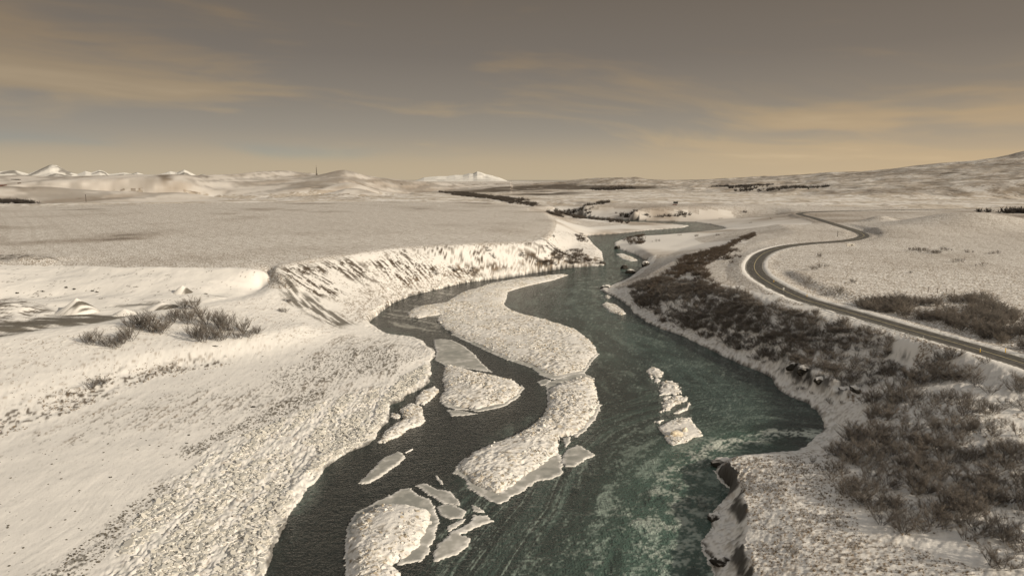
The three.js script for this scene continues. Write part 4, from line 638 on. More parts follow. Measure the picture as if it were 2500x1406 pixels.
// ---------------------------------------------------------------- bare shrubs
class Twigs {
  constructor() { this.p = []; this.n = []; this.i = []; }
  bar(a, b, ra, rb, sides = 3) {
    const d = b.clone().sub(a).normalize(), u = Math.abs(d.y) < 0.9 ? new THREE.Vector3(0, 1, 0) : new THREE.Vector3(1, 0, 0), s = u.cross(d).normalize(), t = d.clone().cross(s), k = this.p.length / 3;
    for (let e = 0; e < 2; e++) for (let q = 0; q < sides; q++) { const an = 2 * Math.PI * q / sides, nx = s.x * Math.cos(an) + t.x * Math.sin(an), ny = s.y * Math.cos(an) + t.y * Math.sin(an), nz = s.z * Math.cos(an) + t.z * Math.sin(an), r = e ? rb : ra, o = e ? b : a; this.p.push(o.x + nx * r, o.y + ny * r, o.z + nz * r); this.n.push(nx, ny, nz); }
    for (let q = 0; q < sides; q++) { const w = (q + 1) % sides; this.i.push(k + q, k + w, k + sides + q, k + w, k + sides + w, k + sides + q); }
  }
  spike(a, b, r) { const d = b.clone().sub(a).normalize(), u = Math.abs(d.y) < 0.9 ? new THREE.Vector3(0, 1, 0) : new THREE.Vector3(1, 0, 0), s = u.cross(d).normalize(), t = d.clone().cross(s), k = this.p.length / 3; for (let q = 0; q < 3; q++) { const an = 2.0944 * q, nx = s.x * Math.cos(an) + t.x * Math.sin(an), ny = s.y * Math.cos(an) + t.y * Math.sin(an), nz = s.z * Math.cos(an) + t.z * Math.sin(an); this.p.push(a.x + nx * r, a.y + ny * r, a.z + nz * r); this.n.push(nx, ny, nz); } this.p.push(b.x, b.y, b.z); this.n.push(d.x, d.y, d.z); this.i.push(k, k + 1, k + 3, k + 1, k + 2, k + 3, k + 2, k, k + 3); }
  geo() { const g = new THREE.BufferGeometry(); g.setAttribute('position', new THREE.Float32BufferAttribute(this.p, 3)); g.setAttribute('normal', new THREE.Float32BufferAttribute(this.n, 3)); g.setIndex(this.i); return g; }
}
// a many-stemmed birch or willow, about 1 unit tall
function makeShrub(seed, { stems = 6, lean = 0.75, br = 8, tw = 12, thick = 1, upright = 0 } = {}) {
  const R = rng(seed), A = new Twigs(), B = new Twigs(), V = (x, y, z) => new THREE.Vector3(x, y, z), jit = s => V((R() - 0.5) * s, (R() - 0.5) * s, (R() - 0.5) * s);
  for (let s = 0; s < stems; s++) {
    const az = 2 * Math.PI * (s + R() * 0.7) / stems, le = lean * (0.35 + 0.75 * R()), len = 0.85 * (0.75 + 0.4 * R());
    let p = V(Math.cos(az) * 0.05, -0.06, Math.sin(az) * 0.05), d = V(Math.cos(az) * le, 1, Math.sin(az) * le).normalize(); const nodes = [p.clone()];
    const SEG = 4; for (let k = 0; k < SEG; k++) { d.add(jit(0.5)).add(V(0, 0.10 + upright * 0.1, 0)).normalize(); const q = p.clone().addScaledVector(d, len / SEG); A.bar(p, q, (0.014 - 0.0028 * k) * thick, (0.0112 - 0.0028 * k) * thick, 3); p = q; nodes.push(p.clone()); }
    for (let b = 0; b < br; b++) {
      const t = 0.25 + 0.75 * (b + R()) / br, kk = Math.min(SEG - 1, Math.floor(t * SEG)), o = nodes[kk].clone().lerp(nodes[kk + 1], t * SEG - kk), a2 = az + (R() - 0.5) * 3.4;
      let bd = V(Math.cos(a2) * 0.8, 0.5 + 0.6 * R() + upright, Math.sin(a2) * 0.8).normalize(), bl = 0.30 * (0.7 + 0.6 * R()), m = o.clone().addScaledVector(bd, bl * 0.5); bd.add(jit(0.6)).add(V(0, 0.25, 0)).normalize(); const e = m.clone().addScaledVector(bd, bl * 0.5);
      A.bar(o, m, 0.0066 * thick, 0.0056 * thick); A.bar(m, e, 0.0056 * thick, 0.004 * thick);
      for (let w = 0; w < tw; w++) { const tt = (w + R()) / tw, oo = tt < 0.5 ? o.clone().lerp(m, tt * 2) : m.clone().lerp(e, tt * 2 - 1), a3 = R() * 6.28, td = bd.clone().multiplyScalar(0.8).add(V(Math.cos(a3) * 0.75, 0.35 + 0.4 * R(), Math.sin(a3) * 0.75)).normalize(); B.spike(oo, oo.clone().addScaledVector(td, 0.14 + 0.16 * R()), 0.0034 * thick); }
    }
  }
  return { stems: A.geo(), twigs: B.geo() };
}
const twigMats = [[0.165, 0.146, 0.128], [0.20, 0.173, 0.147], [0.145, 0.130, 0.117]].map(c => new THREE.MeshStandardMaterial({ color: new THREE.Color().setRGB(...c), roughness: 0.9 })), barkMat = new THREE.MeshStandardMaterial({ color: new THREE.Color().setRGB(0.085, 0.071, 0.060), roughness: 0.9 });
const kinds = [0, 1, 2, 3, 4, 5].map(k => { const s = makeShrub(1000 + k * 31, { stems: 5 + (k % 3), lean: 0.55 + 0.14 * k }); return s; });
const protos = kinds.map((s, k) => { const g = new THREE.Group(), a = new THREE.Mesh(s.stems, barkMat), b = new THREE.Mesh(s.twigs, twigMats[k % 3]); a.name = 'stems'; b.name = 'twigs'; a.castShadow = b.castShadow = a.receiveShadow = b.receiveShadow = true; g.add(a, b); return g; });
const fused = kinds.map(s => mergeGeometries([s.stems, s.twigs])), denseKind = makeShrub(1400, { stems: 8, lean: 1.0, br: 6, tw: 9, thick: 1.5 }), denseGeo = mergeGeometries([denseKind.stems, denseKind.twigs]);
const farKind = makeShrub(1500, { stems: 6, lean: 0.9, br: 5, tw: 5, thick: 4.5 }), farGeo = mergeGeometries([farKind.stems, farKind.twigs]);

// candidates in each thicket, scattered over the ground
const cand = [];
function scatter(R, poly, per, hmin, hmax, zone, clump = 0.5, sc = 0.09) {
  const [x0, x1, z0, z1] = poly.box, n = Math.round((x1 - x0) * (z1 - z0) * per);
  for (let k = 0; k < n; k++) {
    const x = lerp(x0, x1, R()), z = lerp(z0, z1, R()), s = poly.sd(x, z, 3) + 2.5 * fbm(x * 0.2, z * 0.2, 55, 2), r0 = R(), r1 = R(), r2 = R(), r3 = R(); if (s < 0) continue;
    if (RIVER.sd(x, z, 4) > -2.5 || (x > 0 && roadDist(x, z) < 7)) continue;
    const d = fbm(x * sc, z * sc, 57, 3); if (r0 > sstep(-clump, clump * 0.6, d + 0.12)) continue;
    cand.push({ x, z, h: lerp(hmin, hmax, r1 * r1 * 0.6 + 0.4 * r2), t: r3 * 6.28, k: Math.floor(r2 * 5.999), w: 0.9 + 0.6 * r3, zone });
  }
}
const ZONES = {
  left: { label: 'bare shrub in the cluster on the left snow bank', group: 'shrubs on the left snow bank' },
  below: { label: 'bare brown birch shrub on the slope between road and river', group: 'shrubs on the slope below the road' },
  near: { label: 'bare birch shrub in the near thicket at lower right', group: 'shrubs in the near right thicket' },
  verge: { label: 'bare shrub in the band just below the right end of the road', group: 'shrubs below the right end of the road' },
  above: { label: 'bare shrub in the hedge behind the road at right', group: 'shrubs behind the road' },
  field: { label: 'lone bare shrub out on the snowfield behind the road', group: 'lone shrubs on the right snowfield' },
  foreland: { label: 'small bare shrub on the open snowy headland at lower right', group: 'small shrubs on the headland' },
  bankside: { label: 'low bare shrub on the sunny left river bank slope', group: 'shrubs on the left river bank' },
};
Object.assign(ZONES, {
  nearTip: { label: 'bare birch shrub at the left tip of the near thicket, beside the open headland', group: 'shrubs at the left tip of the near thicket' },
  nearTop: { label: 'bare birch shrub in the upper rows of the near thicket, above its bare snow clearing', group: 'shrubs in the upper rows of the near thicket' },
  nearEdge: { label: 'bare birch shrub of the near thicket against the right edge of view', group: 'shrubs of the near thicket at the right edge' },
  nearFront: { label: 'bare birch shrub in the front row of the near thicket, at the bottom of view', group: 'shrubs in the front row of the near thicket' },
});
Object.assign(ZONES, {
  leftSmall: { label: 'bare shrub of the small leftmost clump on the left snow bank', group: 'shrubs of the small clump on the left bank' },
  leftMid: { label: 'bare shrub of the upper clump on the left bank, beside the dark pit floor', group: 'shrubs of the upper clump on the left bank' },
  leftBig: { label: 'bare shrub of the largest clump on the left bank, above the driftwood', group: 'shrubs of the largest clump on the left bank' },
  leftLow: { label: 'low bare shrub alone in the heath band on the left slope', group: 'low shrubs in the left heath band' },
});
const leftZone = c => c.py > 890 ? 'leftLow' : c.px < 325 ? 'leftSmall' : c.px < 450 ? 'leftMid' : 'leftBig';
const nearZone = c => c.px < 2130 ? 'nearTip' : c.px > 2390 ? 'nearEdge' : c.py < 1090 ? 'nearTop' : c.py > 1240 ? 'nearFront' : 'near';
const RS = rng(4242);
scatter(RS, REG.thickA, 0.95, 0.9, 2.1, 'below', 1.1);
scatter(RS, polyHit([[1520, 738], [1600, 780], [1700, 815], [1800, 850], [1900, 885], [1990, 930], [2090, 975], [2060, 1000], [2000, 985], [1920, 945], [1860, 900], [1760, 862], [1660, 812], [1580, 778]]), 0.28, 0.6, 1.5, 'below', 1.0);
scatter(RS, REG.thickB, 0.50, 0.9, 3.0, 'near', 1.1);
scatter(RS, REG.thickC, 0.6, 1.2, 3.2, 'verge', 0.4);
scatter(RS, polyHit([[2075, 742], [2200, 735], [2300, 738], [2385, 722], [2430, 755], [2520, 790], [2640, 840], [2640, 900], [2520, 862], [2400, 822], [2280, 790], [2180, 770], [2105, 760]]), 0.5, 1.6, 3.1, 'above', 0.4);
for (const [x, y, n, w] of [[2048, 716, 6, 4], [2012, 652, 5, 3], [2000, 628, 3, 2], [1990, 660, 3, 2], [2245, 612, 16, 6], [2275, 618, 14, 5], [2310, 612, 6, 4], [2370, 618, 4, 3], [2420, 620, 4, 3], [2340, 640, 4, 3], [2230, 668, 2, 1.5], [2390, 650, 2, 1.5], [2085, 690, 3, 2], [1975, 690, 3, 2], [1780, 630, 10, 4], [1660, 575, 3, 2], [1700, 577, 5, 2], [1755, 575, 4, 2], [1545, 590, 12, 4], [1560, 586, 10, 4], [1600, 590, 3, 3], [1800, 616, 3, 2], [1830, 545, 4, 3], [1760, 535, 3, 3], [1880, 536, 3, 3]]) { const c = hit(x, y); for (let k = 0; k < n; k++) cand.push({ x: c[0] + w * (RS() + RS() - 1), z: c[2] + w * (RS() + RS() - 1), h: 0.9 + 1.3 * RS(), t: 6.28 * RS(), k: Math.floor(6 * RS()), w: 1.1, zone: 'field' }); }
for (const [x, y, h] of [[1940, 1135, 1.1], [1905, 1175, 0.9], [1975, 1165, 1.2], [2035, 1258, 0.9], [2050, 1275, 1.0], [1960, 1250, 0.7], [1870, 1190, 0.9], [1850, 1120, 0.8], [1930, 1340, 0.8], [1985, 1120, 1.0], [2010, 1140, 1.3], [2030, 1165, 1.2], [1890, 1150, 0.9]]) { const c = hit(x, y + 8); cand.push({ x: c[0], z: c[2], h, t: 6.28 * RS(), k: Math.floor(6 * RS()), w: 1.3, zone: 'foreland' }); }
for (const [x, y, h] of [[345, 803, 3.0], [330, 797, 2.4], [365, 806, 3.3], [394, 810, 2.2], [410, 800, 2.0], [425, 782, 2.4], [442, 776, 2.2], [462, 788, 2.8], [490, 772, 2.2], [470, 752, 2.4], [452, 752, 1.8], [505, 790, 2.6], [487, 832, 3.2], [470, 822, 2.4], [515, 826, 2.6], [530, 800, 2.8], [545, 828, 2.6], [560, 806, 3.0], [575, 826, 2.2], [590, 808, 2.4], [605, 820, 1.8], [628, 812, 1.5], [535, 780, 2.0], [240, 838, 2.2], [225, 834, 1.8], [258, 842, 1.6], [300, 838, 2.0], [312, 826, 2.6], [290, 846, 1.5], [278, 836, 1.3], [370, 812, 1.6], [225, 945, 1.3], [245, 940, 1.2]]) { const c = hit(x, y + 2); for (let q = 0; q < 2; q++) cand.push({ x: c[0] + q * (RS() - 0.5) * 3, z: c[2] + q * (RS() - 0.5) * 3, h: h * (1.7 - 0.4 * q * RS()), t: 6.28 * RS(), k: Math.floor(6 * RS()), w: 1.0, zone: 'left' }); }
for (const [x, y, n, w] of [[1195, 612, 4, 2], [1205, 628, 4, 2], [1280, 625, 10, 4], [1310, 635, 10, 4], [1345, 610, 8, 3], [1360, 630, 10, 3], [1390, 640, 12, 3], [1410, 625, 8, 3], [1330, 648, 8, 3], [1110, 660, 8, 4], [1150, 662, 8, 4], [1070, 668, 6, 3], [1415, 582, 6, 2], [1355, 580, 6, 2], [700, 735, 4, 2], [690, 760, 4, 2]]) { const c = hit(x, y); for (let k = 0; k < n; k++) cand.push({ x: c[0] + w * (RS() + RS() - 1), z: c[2] + w * (RS() + RS() - 1), h: 0.7 + 0.9 * RS(), t: 6.28 * RS(), k: Math.floor(6 * RS()), w: 1.3, zone: 'bankside' }); }
{
  const V = new THREE.Vector3();
  for (const c of cand) { c.y = groundY(c.x, c.z); V.set(c.x, c.y + c.h / 2, c.z).project(camera); c.px = 1250 + 1250 * V.x; c.py = 703 - 703 * V.y; c.in = Math.abs(V.x) < 1.02 && Math.abs(V.y) < 1.04 && V.z < 1; c.s = c.h / Math.hypot(c.x, CAM_Y - c.y, c.z) * (c.zone === 'left' || c.zone === 'foreland' ? 1.6 : 1); }
  cand.sort((a, b) => b.s - a.s); let n = 0; const rest = {};
  for (const c of cand) {
    if (c.y < 0.1) continue;
    if (c.in && n < 300) { const o = protos[c.k].clone(); o.position.set(c.x, c.y - 0.03, c.z); o.rotation.y = c.t; o.scale.set(c.h * c.w, c.h, c.h * c.w); const Z = ZONES[c.zone === 'near' ? nearZone(c) : c.zone === 'left' ? leftZone(c) : c.zone]; tag(o, 'bare_shrub', Z.label, 'shrub', Z.group); n++; }
    else (rest[c.zone] ??= []).push(c);
  }
  const names = { below: 'distant bare birch shrubs covering the slope below the road', near: 'remaining shrubs of the near right thicket', verge: 'remaining shrubs below the right end of the road', above: 'remaining shrubs of the hedge behind the road', field: 'scattered far shrubs on the right snowfield', bankside: 'low scrub on the left river bank', left: 'small scrub on the left snow bank', foreland: 'scrub on the headland' };
  const M = new THREE.Matrix4(), Q = new THREE.Quaternion(), UPV = new THREE.Vector3(0, 1, 0), cc = new THREE.Color();
  let vi = 0;
  for (const [zone, list] of Object.entries(rest)) {
    const im = new THREE.InstancedMesh(fused[vi++ % 6], new THREE.MeshStandardMaterial({ roughness: 0.9 }), list.length);
    list.forEach((c, i) => { M.compose(new THREE.Vector3(c.x, c.y - 0.03, c.z), Q.setFromAxisAngle(UPV, c.t), new THREE.Vector3(c.h * c.w, c.h, c.h * c.w)); im.setMatrixAt(i, M); im.setColorAt(i, cc.copy(twigMats[c.k % 3].color)); });
    im.name = numbered('shrub_thicket'); im.userData = { kind: 'stuff', label: names[zone], category: 'thicket' }; im.castShadow = im.receiveShadow = true; scene.add(im);
  }
  console.log('shrubs', n, Object.entries(rest).map(([k, v]) => k + ':' + v.length).join(' '));
  // dense dark scrub along the terrace edge, and far woods
  const mass = (name, label, polys, per, h0, h1, geo, color, jitter = 2, thin = 0) => {
    const L = []; for (const p of polys) { const [x0, x1, z0, z1] = p.box, n = Math.min(9000, Math.round((x1 - x0) * (z1 - z0) * per)); for (let k = 0; k < n; k++) { const x = lerp(x0, x1, RS()), z = lerp(z0, z1, RS()), a = RS(), b = RS(); if (p.sd(x, z, 40) + jitter * fbm(x * 0.9 / jitter, z * 0.9 / jitter, 59, 3) < 0 || fbm(x * 0.6 / jitter, z * 0.6 / jitter, 63, 3) < thin - 0.3 + 0.5 * (a - 0.5) || RIVER.sd(x, z, 3) > -1.5 || (x > 0 && roadDist(x, z) < 6)) continue; L.push([x, z, lerp(h0, h1, a), b * 6.28, b]); } }
    const im = new THREE.InstancedMesh(geo, new THREE.MeshStandardMaterial({ roughness: 0.95 }), L.length);
    L.forEach(([x, z, h, t, b], i) => { M.compose(new THREE.Vector3(x, groundY(x, z) - 0.05, z), Q.setFromAxisAngle(UPV, t), new THREE.Vector3(h * 1.3, h, h * 1.3)); im.setMatrixAt(i, M); im.setColorAt(i, cc.setRGB(color[0] * (0.75 + 0.5 * b), color[1] * (0.75 + 0.5 * b), color[2] * (0.75 + 0.5 * b))); });
    im.name = numbered(name); im.userData = { kind: 'stuff', label, category: 'scrub' }; im.castShadow = im.receiveShadow = true; scene.add(im); console.log(name, L.length);
  };
  const edge = (pts) => new Poly(pts.map(([x, y]) => { const w = at(x, y, 10.6); return [w[0], w[2]]; }));
  mass('dark_scrub', 'dense dark brown scrub along the terrace edge left of the road bend', [edge([[1545, 700], [1600, 660], [1680, 622], [1760, 606], [1840, 572], [1838, 582], [1775, 612], [1795, 616], [1740, 640], [1705, 655], [1745, 690], [1770, 712], [1700, 700], [1690, 660], [1620, 675], [1560, 700]])], 2.2, 1.0, 2.2, denseGeo, [0.085, 0.064, 0.048], 3, -0.2);
  mass('dark_scrub', 'dark scrub clumps on both shores of the narrows upstream', [polyHit([[1528, 584], [1550, 576], [1578, 582], [1570, 596], [1540, 600]]), polyHit([[1404, 572], [1424, 574], [1432, 590], [1414, 592]]), polyHit([[1360, 612], [1420, 608], [1440, 640], [1400, 652], [1320, 656]]), polyHit([[1755, 632], [1780, 622], [1805, 632], [1790, 642], [1765, 642]])], 0.14, 0.8, 2.4, denseGeo, [0.08, 0.060, 0.045], 4, 0.1);
  const farPoly = (e, pts) => new Poly(pts.map(([x, y]) => { const w = at(x, y, e); return [w[0], w[2]]; }));
  mass('far_wood', 'dark wooded river banks in the middle distance', [polyHit([[1336, 519], [1380, 513], [1440, 520], [1450, 528], [1380, 526], [1345, 524]]), polyHit([[1500, 519], [1560, 519], [1590, 532], [1520, 533]]), polyHit([[1590, 532], [1640, 528], [1660, 516], [1680, 518], [1670, 528], [1610, 534]]), farPoly(16, [[1396, 503], [1480, 491.5], [1492, 493], [1440, 500], [1510, 505], [1560, 509], [1520, 513], [1440, 506], [1400, 507]]), farPoly(16.5, [[1070, 470], [1110, 471], [1180, 477], [1290, 489], [1320, 495], [1270, 494], [1180, 486], [1110, 478]]), polyHit([[1775, 516], [1795, 507], [1835, 507], [1832, 522], [1780, 523]])], 0.05, 2.0, 4.2, farGeo, [0.075, 0.062, 0.052], 12, 0.12);
  const farD = (pts) => new Poly(pts.map(([x, y, D]) => { const w = far(x, y, D); return [w[0], w[2]]; }));
  mass('far_wood', 'dark woods on the slopes of the far plateau', [polyHit([[1730, 459], [1780, 454], [1880, 451], [1890, 458], [2040, 455], [1990, 463], [1870, 466], [1800, 464]]), polyHit([[1430, 459], [1500, 456], [1560, 460], [1500, 464], [1450, 465]])], 0.006, 4, 7, farGeo, [0.050, 0.043, 0.038], 45, 0.25);
  mass('far_wood', 'dark conifer belts at the left and right edges of the plain', [farD([[-60, 480, 1055], [0, 480, 1050], [50, 480, 1050], [95, 479, 1060], [60, 478, 1080], [0, 478, 1085], [-60, 478, 1090]]), farD([[2440, 500, 830], [2470, 498, 820], [2560, 498, 830], [2600, 490, 900], [2480, 490, 900]]), farD([[2388, 492, 860], [2395, 492, 858], [2394, 490, 872]]), farD([[2408, 494, 850], [2420, 494, 850], [2416, 491, 865]])], 0.05, 3, 6, farGeo, [0.046, 0.038, 0.033], 8, 0.1);
}

// ---------------------------------------------------------------- grass tufts and pebbles
{
  const R = rng(31), T = new Twigs(), V = (x, y, z) => new THREE.Vector3(x, y, z);
  for (let k = 0; k < 16; k++) { const a = R() * 6.28, r = 0.08 * R(), l = 0.6 + 0.5 * R(), o = V(r * Math.cos(a), -0.05, r * Math.sin(a)), m = V(o.x + 0.18 * Math.cos(a), l * 0.6, o.z + 0.18 * Math.sin(a)), e = V(o.x + (0.3 + 0.35 * R()) * Math.cos(a), l * 0.75, o.z + 0.5 * Math.sin(a)); T.bar(o, m, 0.02, 0.015); T.spike(m, e, 0.015); }
  const tuft = T.geo(), L = [], M = new THREE.Matrix4(), Q = new THREE.Quaternion(), Y = new THREE.Vector3(0, 1, 0), c = new THREE.Color();
  const add = (p, per, h0, h1, zone, thr) => { const [x0, x1, z0, z1] = p.box, n = Math.round((x1 - x0) * (z1 - z0) * per); for (let k = 0; k < n; k++) { const x = lerp(x0, x1, R()), z = lerp(z0, z1, R()), a = R(), b = R(); if (p.sd(x, z, 2) < 0 || RIVER.sd(x, z, 2) > -1 || fbm(x * 0.25, z * 0.25, 33, 3) < thr) continue; (L[zone] ??= []).push([x, z, lerp(h0, h1, a), b]); } };
  add(REG.prom, 5.5, 0.10, 0.34, 0, -0.35); add(REG.thickB, 1.6, 0.12, 0.4, 0, -0.3); add(REG.heath, 2.2, 0.15, 0.4, 1, 0.02); add(REG.slope, 0.5, 0.12, 0.32, 1, 0.0); add(REG.bank, 0.5, 0.18, 0.45, 2, 0.05);
  L.forEach((list, z) => { const im = new THREE.InstancedMesh(tuft, new THREE.MeshStandardMaterial({ roughness: 1 }), list.length); list.forEach(([x, zz, h, b], i) => { M.compose(new THREE.Vector3(x, groundY(x, zz) - 0.02, zz), Q.setFromAxisAngle(Y, b * 6.28), new THREE.Vector3(h * 1.5, h, h * 1.5)); im.setMatrixAt(i, M); im.setColorAt(i, c.setRGB(lerp(0.12, 0.30, b), lerp(0.085, 0.21, b), lerp(0.05, 0.115, b))); }); im.name = numbered('grass_tufts'); im.userData = { kind: 'stuff', label: ['dead grass tufts through the snow on the right headland', 'dead grass tufts on the left snow slope', 'dead grass on the left river bank'][z], category: 'grass' }; im.castShadow = im.receiveShadow = true; scene.add(im); console.log('tufts', list.length); });
  // pebbles
  const st = new THREE.IcosahedronGeometry(0.5, 0), pl = []; { const p = st.attributes.position; for (let i = 0; i < p.count; i++) { const k = 0.8 + 0.4 * hash2(Math.round(p.getX(i) * 50), Math.round(p.getY(i) * 50 + 7 * Math.round(p.getZ(i) * 50)), 3); p.setXYZ(i, p.getX(i) * k, p.getY(i) * k * 0.6, p.getZ(i) * k * 0.8); } st.computeVertexNormals(); }
  for (const [name, per] of [['gravelA', 5], ['gravelB', 4], ['gravelC', 1.2], ['flat', 0.12], ['pitBanks', 0.2]]) { const p = REG[name], [x0, x1, z0, z1] = p.box, n = Math.round((x1 - x0) * (z1 - z0) * per); for (let k = 0; k < n; k++) { const x = lerp(x0, x1, R()), z = lerp(z0, z1, R()), a = R(), b = R(); if (p.sd(x, z, 3) + 2 * fbm(x * 0.3, z * 0.3, 35, 2) < 0 || RIVER.sd(x, z, 2) > -1) continue; pl.push([x, z, 0.12 + 0.28 * a * a * a, b]); } }
  const im = new THREE.InstancedMesh(st, new THREE.MeshStandardMaterial({ roughness: 0.95 }), pl.length); pl.forEach(([x, z, s, b], i) => { M.compose(new THREE.Vector3(x, groundY(x, z) + 0.1 * s, z), Q.setFromAxisAngle(Y, b * 6.28), new THREE.Vector3(s, s, s)); im.setMatrixAt(i, M); im.setColorAt(i, c.setRGB(0.06 + 0.07 * b, 0.052 + 0.06 * b, 0.04 + 0.045 * b)); }); im.name = 'pebbles'; im.userData = { kind: 'stuff', label: 'dark pebbles strewn over the left snow flat', category: 'gravel' }; im.castShadow = im.receiveShadow = true; scene.add(im); console.log('pebbles', pl.length);
}

// ---------------------------------------------------------------- rocks
function rockGeo(seed, sx, sy, sz, snow = 0.5, det = 2, tone = ROCK, cap = SNOW) {
  const g0 = new THREE.IcosahedronGeometry(1, det), p = g0.attributes.position, col = [];
  const V = new THREE.Vector3();
  for (let i = 0; i < p.count; i++) { V.fromBufferAttribute(p, i); const k = 1 + 0.30 * fbm(V.x * 1.3 + seed, V.y * 1.3 + V.z * 1.7, seed, 3) + 0.16 * ridge(V.x * 2.6 + V.z, V.y * 2.6 - V.z * 2, seed + 4, 3); p.setXYZ(i, V.x * k * sx, V.y * k * sy, V.z * k * sz); }
  g0.computeVertexNormals(); const n = g0.attributes.normal;
  for (let i = 0; i < p.count; i++) { const c = [...tone]; mixc(c, [tone[0] * 2.2, tone[1] * 2.0, tone[2] * 1.7], 0.5 * sstep(-0.1, 0.5, fbm(p.getX(i) * 2, p.getZ(i) * 2 + p.getY(i), seed + 8, 3))); mixc(c, cap, sstep(0.55, 0.75, n.getY(i) + 0.35 * fbm(p.getX(i) * 1.5, p.getZ(i) * 1.5, seed + 6, 3) + (snow - 0.5))); col.push(...c); }
  g0.setAttribute('color', new THREE.Float32BufferAttribute(col, 3)); g0.deleteAttribute('uv'); return g0;
}
const rockMat = new THREE.MeshStandardMaterial({ vertexColors: true, roughness: 0.9 });
function rock(label, px, py, sx, sy, sz, seed, { snow = 0.5, sink = 0.35, water = false, group, name = 'lava_rock', turn = 0 } = {}) {
  const w = water ? at(px, py, 0) : hit(px, py), m = new THREE.Mesh(rockGeo(seed, sx, sy, sz, snow), rockMat);
  m.position.set(w[0], (water ? 0 : groundY(w[0], w[2])) + sy * (0.5 - sink), w[2]); m.rotation.y = turn; return tag(shade(m), name, label, 'rock', group);
}
rock('dark lava rock standing in the narrows, left of a pair', 1524, 656, 1.9, 1.9, 1.6, 11, { water: true, snow: 0.25 });
rock('larger dark lava rock in the narrows, right of a pair', 1541, 667, 2.7, 1.8, 1.8, 12, { water: true, snow: 0.3 });
rock('dark lava rock at the tip of the left bank', 1471, 646, 1.8, 1.8, 1.6, 13, { water: true, snow: 0.2 });
rock('snow topped lava rock on the right shore of the narrows', 1577, 650, 2.2, 2.2, 2.0, 14, { snow: 0.6 });
rock('small dark rock on the near corner of the narrows', 1507, 607, 1.9, 1.8, 1.6, 15, { snow: 0.4 });
rock('dark rocky point jutting into the bend below the thicket', 1481, 705, 2.6, 1.5, 2.0, 16, { snow: 0.4, water: true });
{
  const G = 'lava outcrops on the right bank below the thicket';
  [[1940, 900, 1.3, 1.4], [1963, 908, 1.4, 1.3], [2002, 932, 1.2, 1.0], [2060, 952, 1.2, 0.9], [2088, 958, 1.1, 0.9]].forEach(([x, y, s, h], i) => rock('dark lava outcrop on the right bank below the thicket', x, y, s * 1.35, h * 0.9, s * 0.9, 30 + i, { snow: 0.36, group: G, turn: i * 0.4, sink: 0.9 }));
  const E = 'dark rock ledges along the headland shore';
  [[1768, 1130, 2.0, 1.0], [1748, 1262, 1.3, 0.8], [1762, 1374, 1.3, 0.7]].forEach(([x, y, s, h], i) => rock('dark rock ledge on the headland shore at lower right', x, y, s, h, s * 0.7, 60 + i, { snow: 0.3, group: E, turn: i * 1.3, sink: 0.75 }));
  const S = 'scattered stones on the left snow flat';
  rock('flat brown boulder alone on the left snow flat', 617, 993, 0.55, 0.2, 0.35, 80, { snow: 0.1, name: 'boulder' });
  [[737, 872], [755, 898], [693, 929], [455, 1083], [460, 1062], [520, 1035], [268, 1166], [810, 902], [640, 870]].forEach(([x, y], i) => rock('small dark stone on the left snow flat', x, y, 0.22, 0.14, 0.2, 81 + i, { snow: 0.2, name: 'stone', group: S }));
  const D = 'dark boulders on the pit floor'; [[225, 712], [236, 715], [160, 704], [40, 715], [104, 712], [180, 708], [502, 722]].forEach(([x, y], i) => rock('dark boulder at the foot of the snowy pit wall', x, y, 0.45, 0.4, 0.4, 95 + i, { snow: 0.45, name: 'boulder', group: D }));
}
// ice blocks on the broad floe
for (const [label, px, py, sx, sy, sz, seed] of [['large yellowish ice block standing on the broad floe', 1652, 1062, 1.15, 0.75, 0.8, 201], ['smaller wedge of ice leaning beside the large block', 1672, 1053, 0.65, 0.6, 0.45, 202]]) { const w = at(px, py, 0.35), m = new THREE.Mesh(rockGeo(seed, sx, sy, sz, -1, 2, [0.63, 0.58, 0.49]), rockMat); m.position.set(w[0], 0.5, w[2]); m.rotation.y = seed; tag(shade(m), 'ice_block', label, 'ice block'); }

// gravel heaps in the pit
function heap(label, px, py, e, w, h, seed) {
  const n = 40, pos = [], col = [], idx = [], c0 = at(px, py, e), R = w / 2 * 1.25;
  for (let j = 0; j <= n; j++) for (let i = 0; i <= n; i++) { const x = (i / n * 2 - 1) * R, z = (j / n * 2 - 1) * R, d = Math.hypot(x, z * 1.15) / (w / 2), f = Math.max(0, 1 - d), gy = groundY(c0[0] + x, c0[2] + z) - c0[1]; const y = gy - 0.3 + (h + 0.3) * Math.pow(f, 0.92) + 0.22 * f * fbm(x * 0.7, z * 0.7, seed, 3); pos.push(x, y, z); const c = [...SNOW], sl = fbm(x * 0.5 + z * 0.2, z * 0.16, seed + 2, 3); mixc(c, GRAV, 0.95 * sstep(-0.05, 0.2, 0.5 * x / w * 2 + sl * 0.6 - 0.12) * sstep(1.25, 1.0, d)); col.push(...c); }
  for (let j = 0; j < n; j++) for (let i = 0; i < n; i++) { const a = j * (n + 1) + i; idx.push(a, a + n + 1, a + 1, a + 1, a + n + 1, a + n + 2); }
  const g = new THREE.BufferGeometry(); g.setAttribute('position', new THREE.Float32BufferAttribute(pos, 3)); g.setAttribute('color', new THREE.Float32BufferAttribute(col, 3)); g.setIndex(idx); g.computeVertexNormals(); const m = new THREE.Mesh(g, rockMat); m.position.set(...c0); tag(shade(m), 'gravel_heap', label, 'gravel heap', 'snowy gravel heaps in the pit');
}
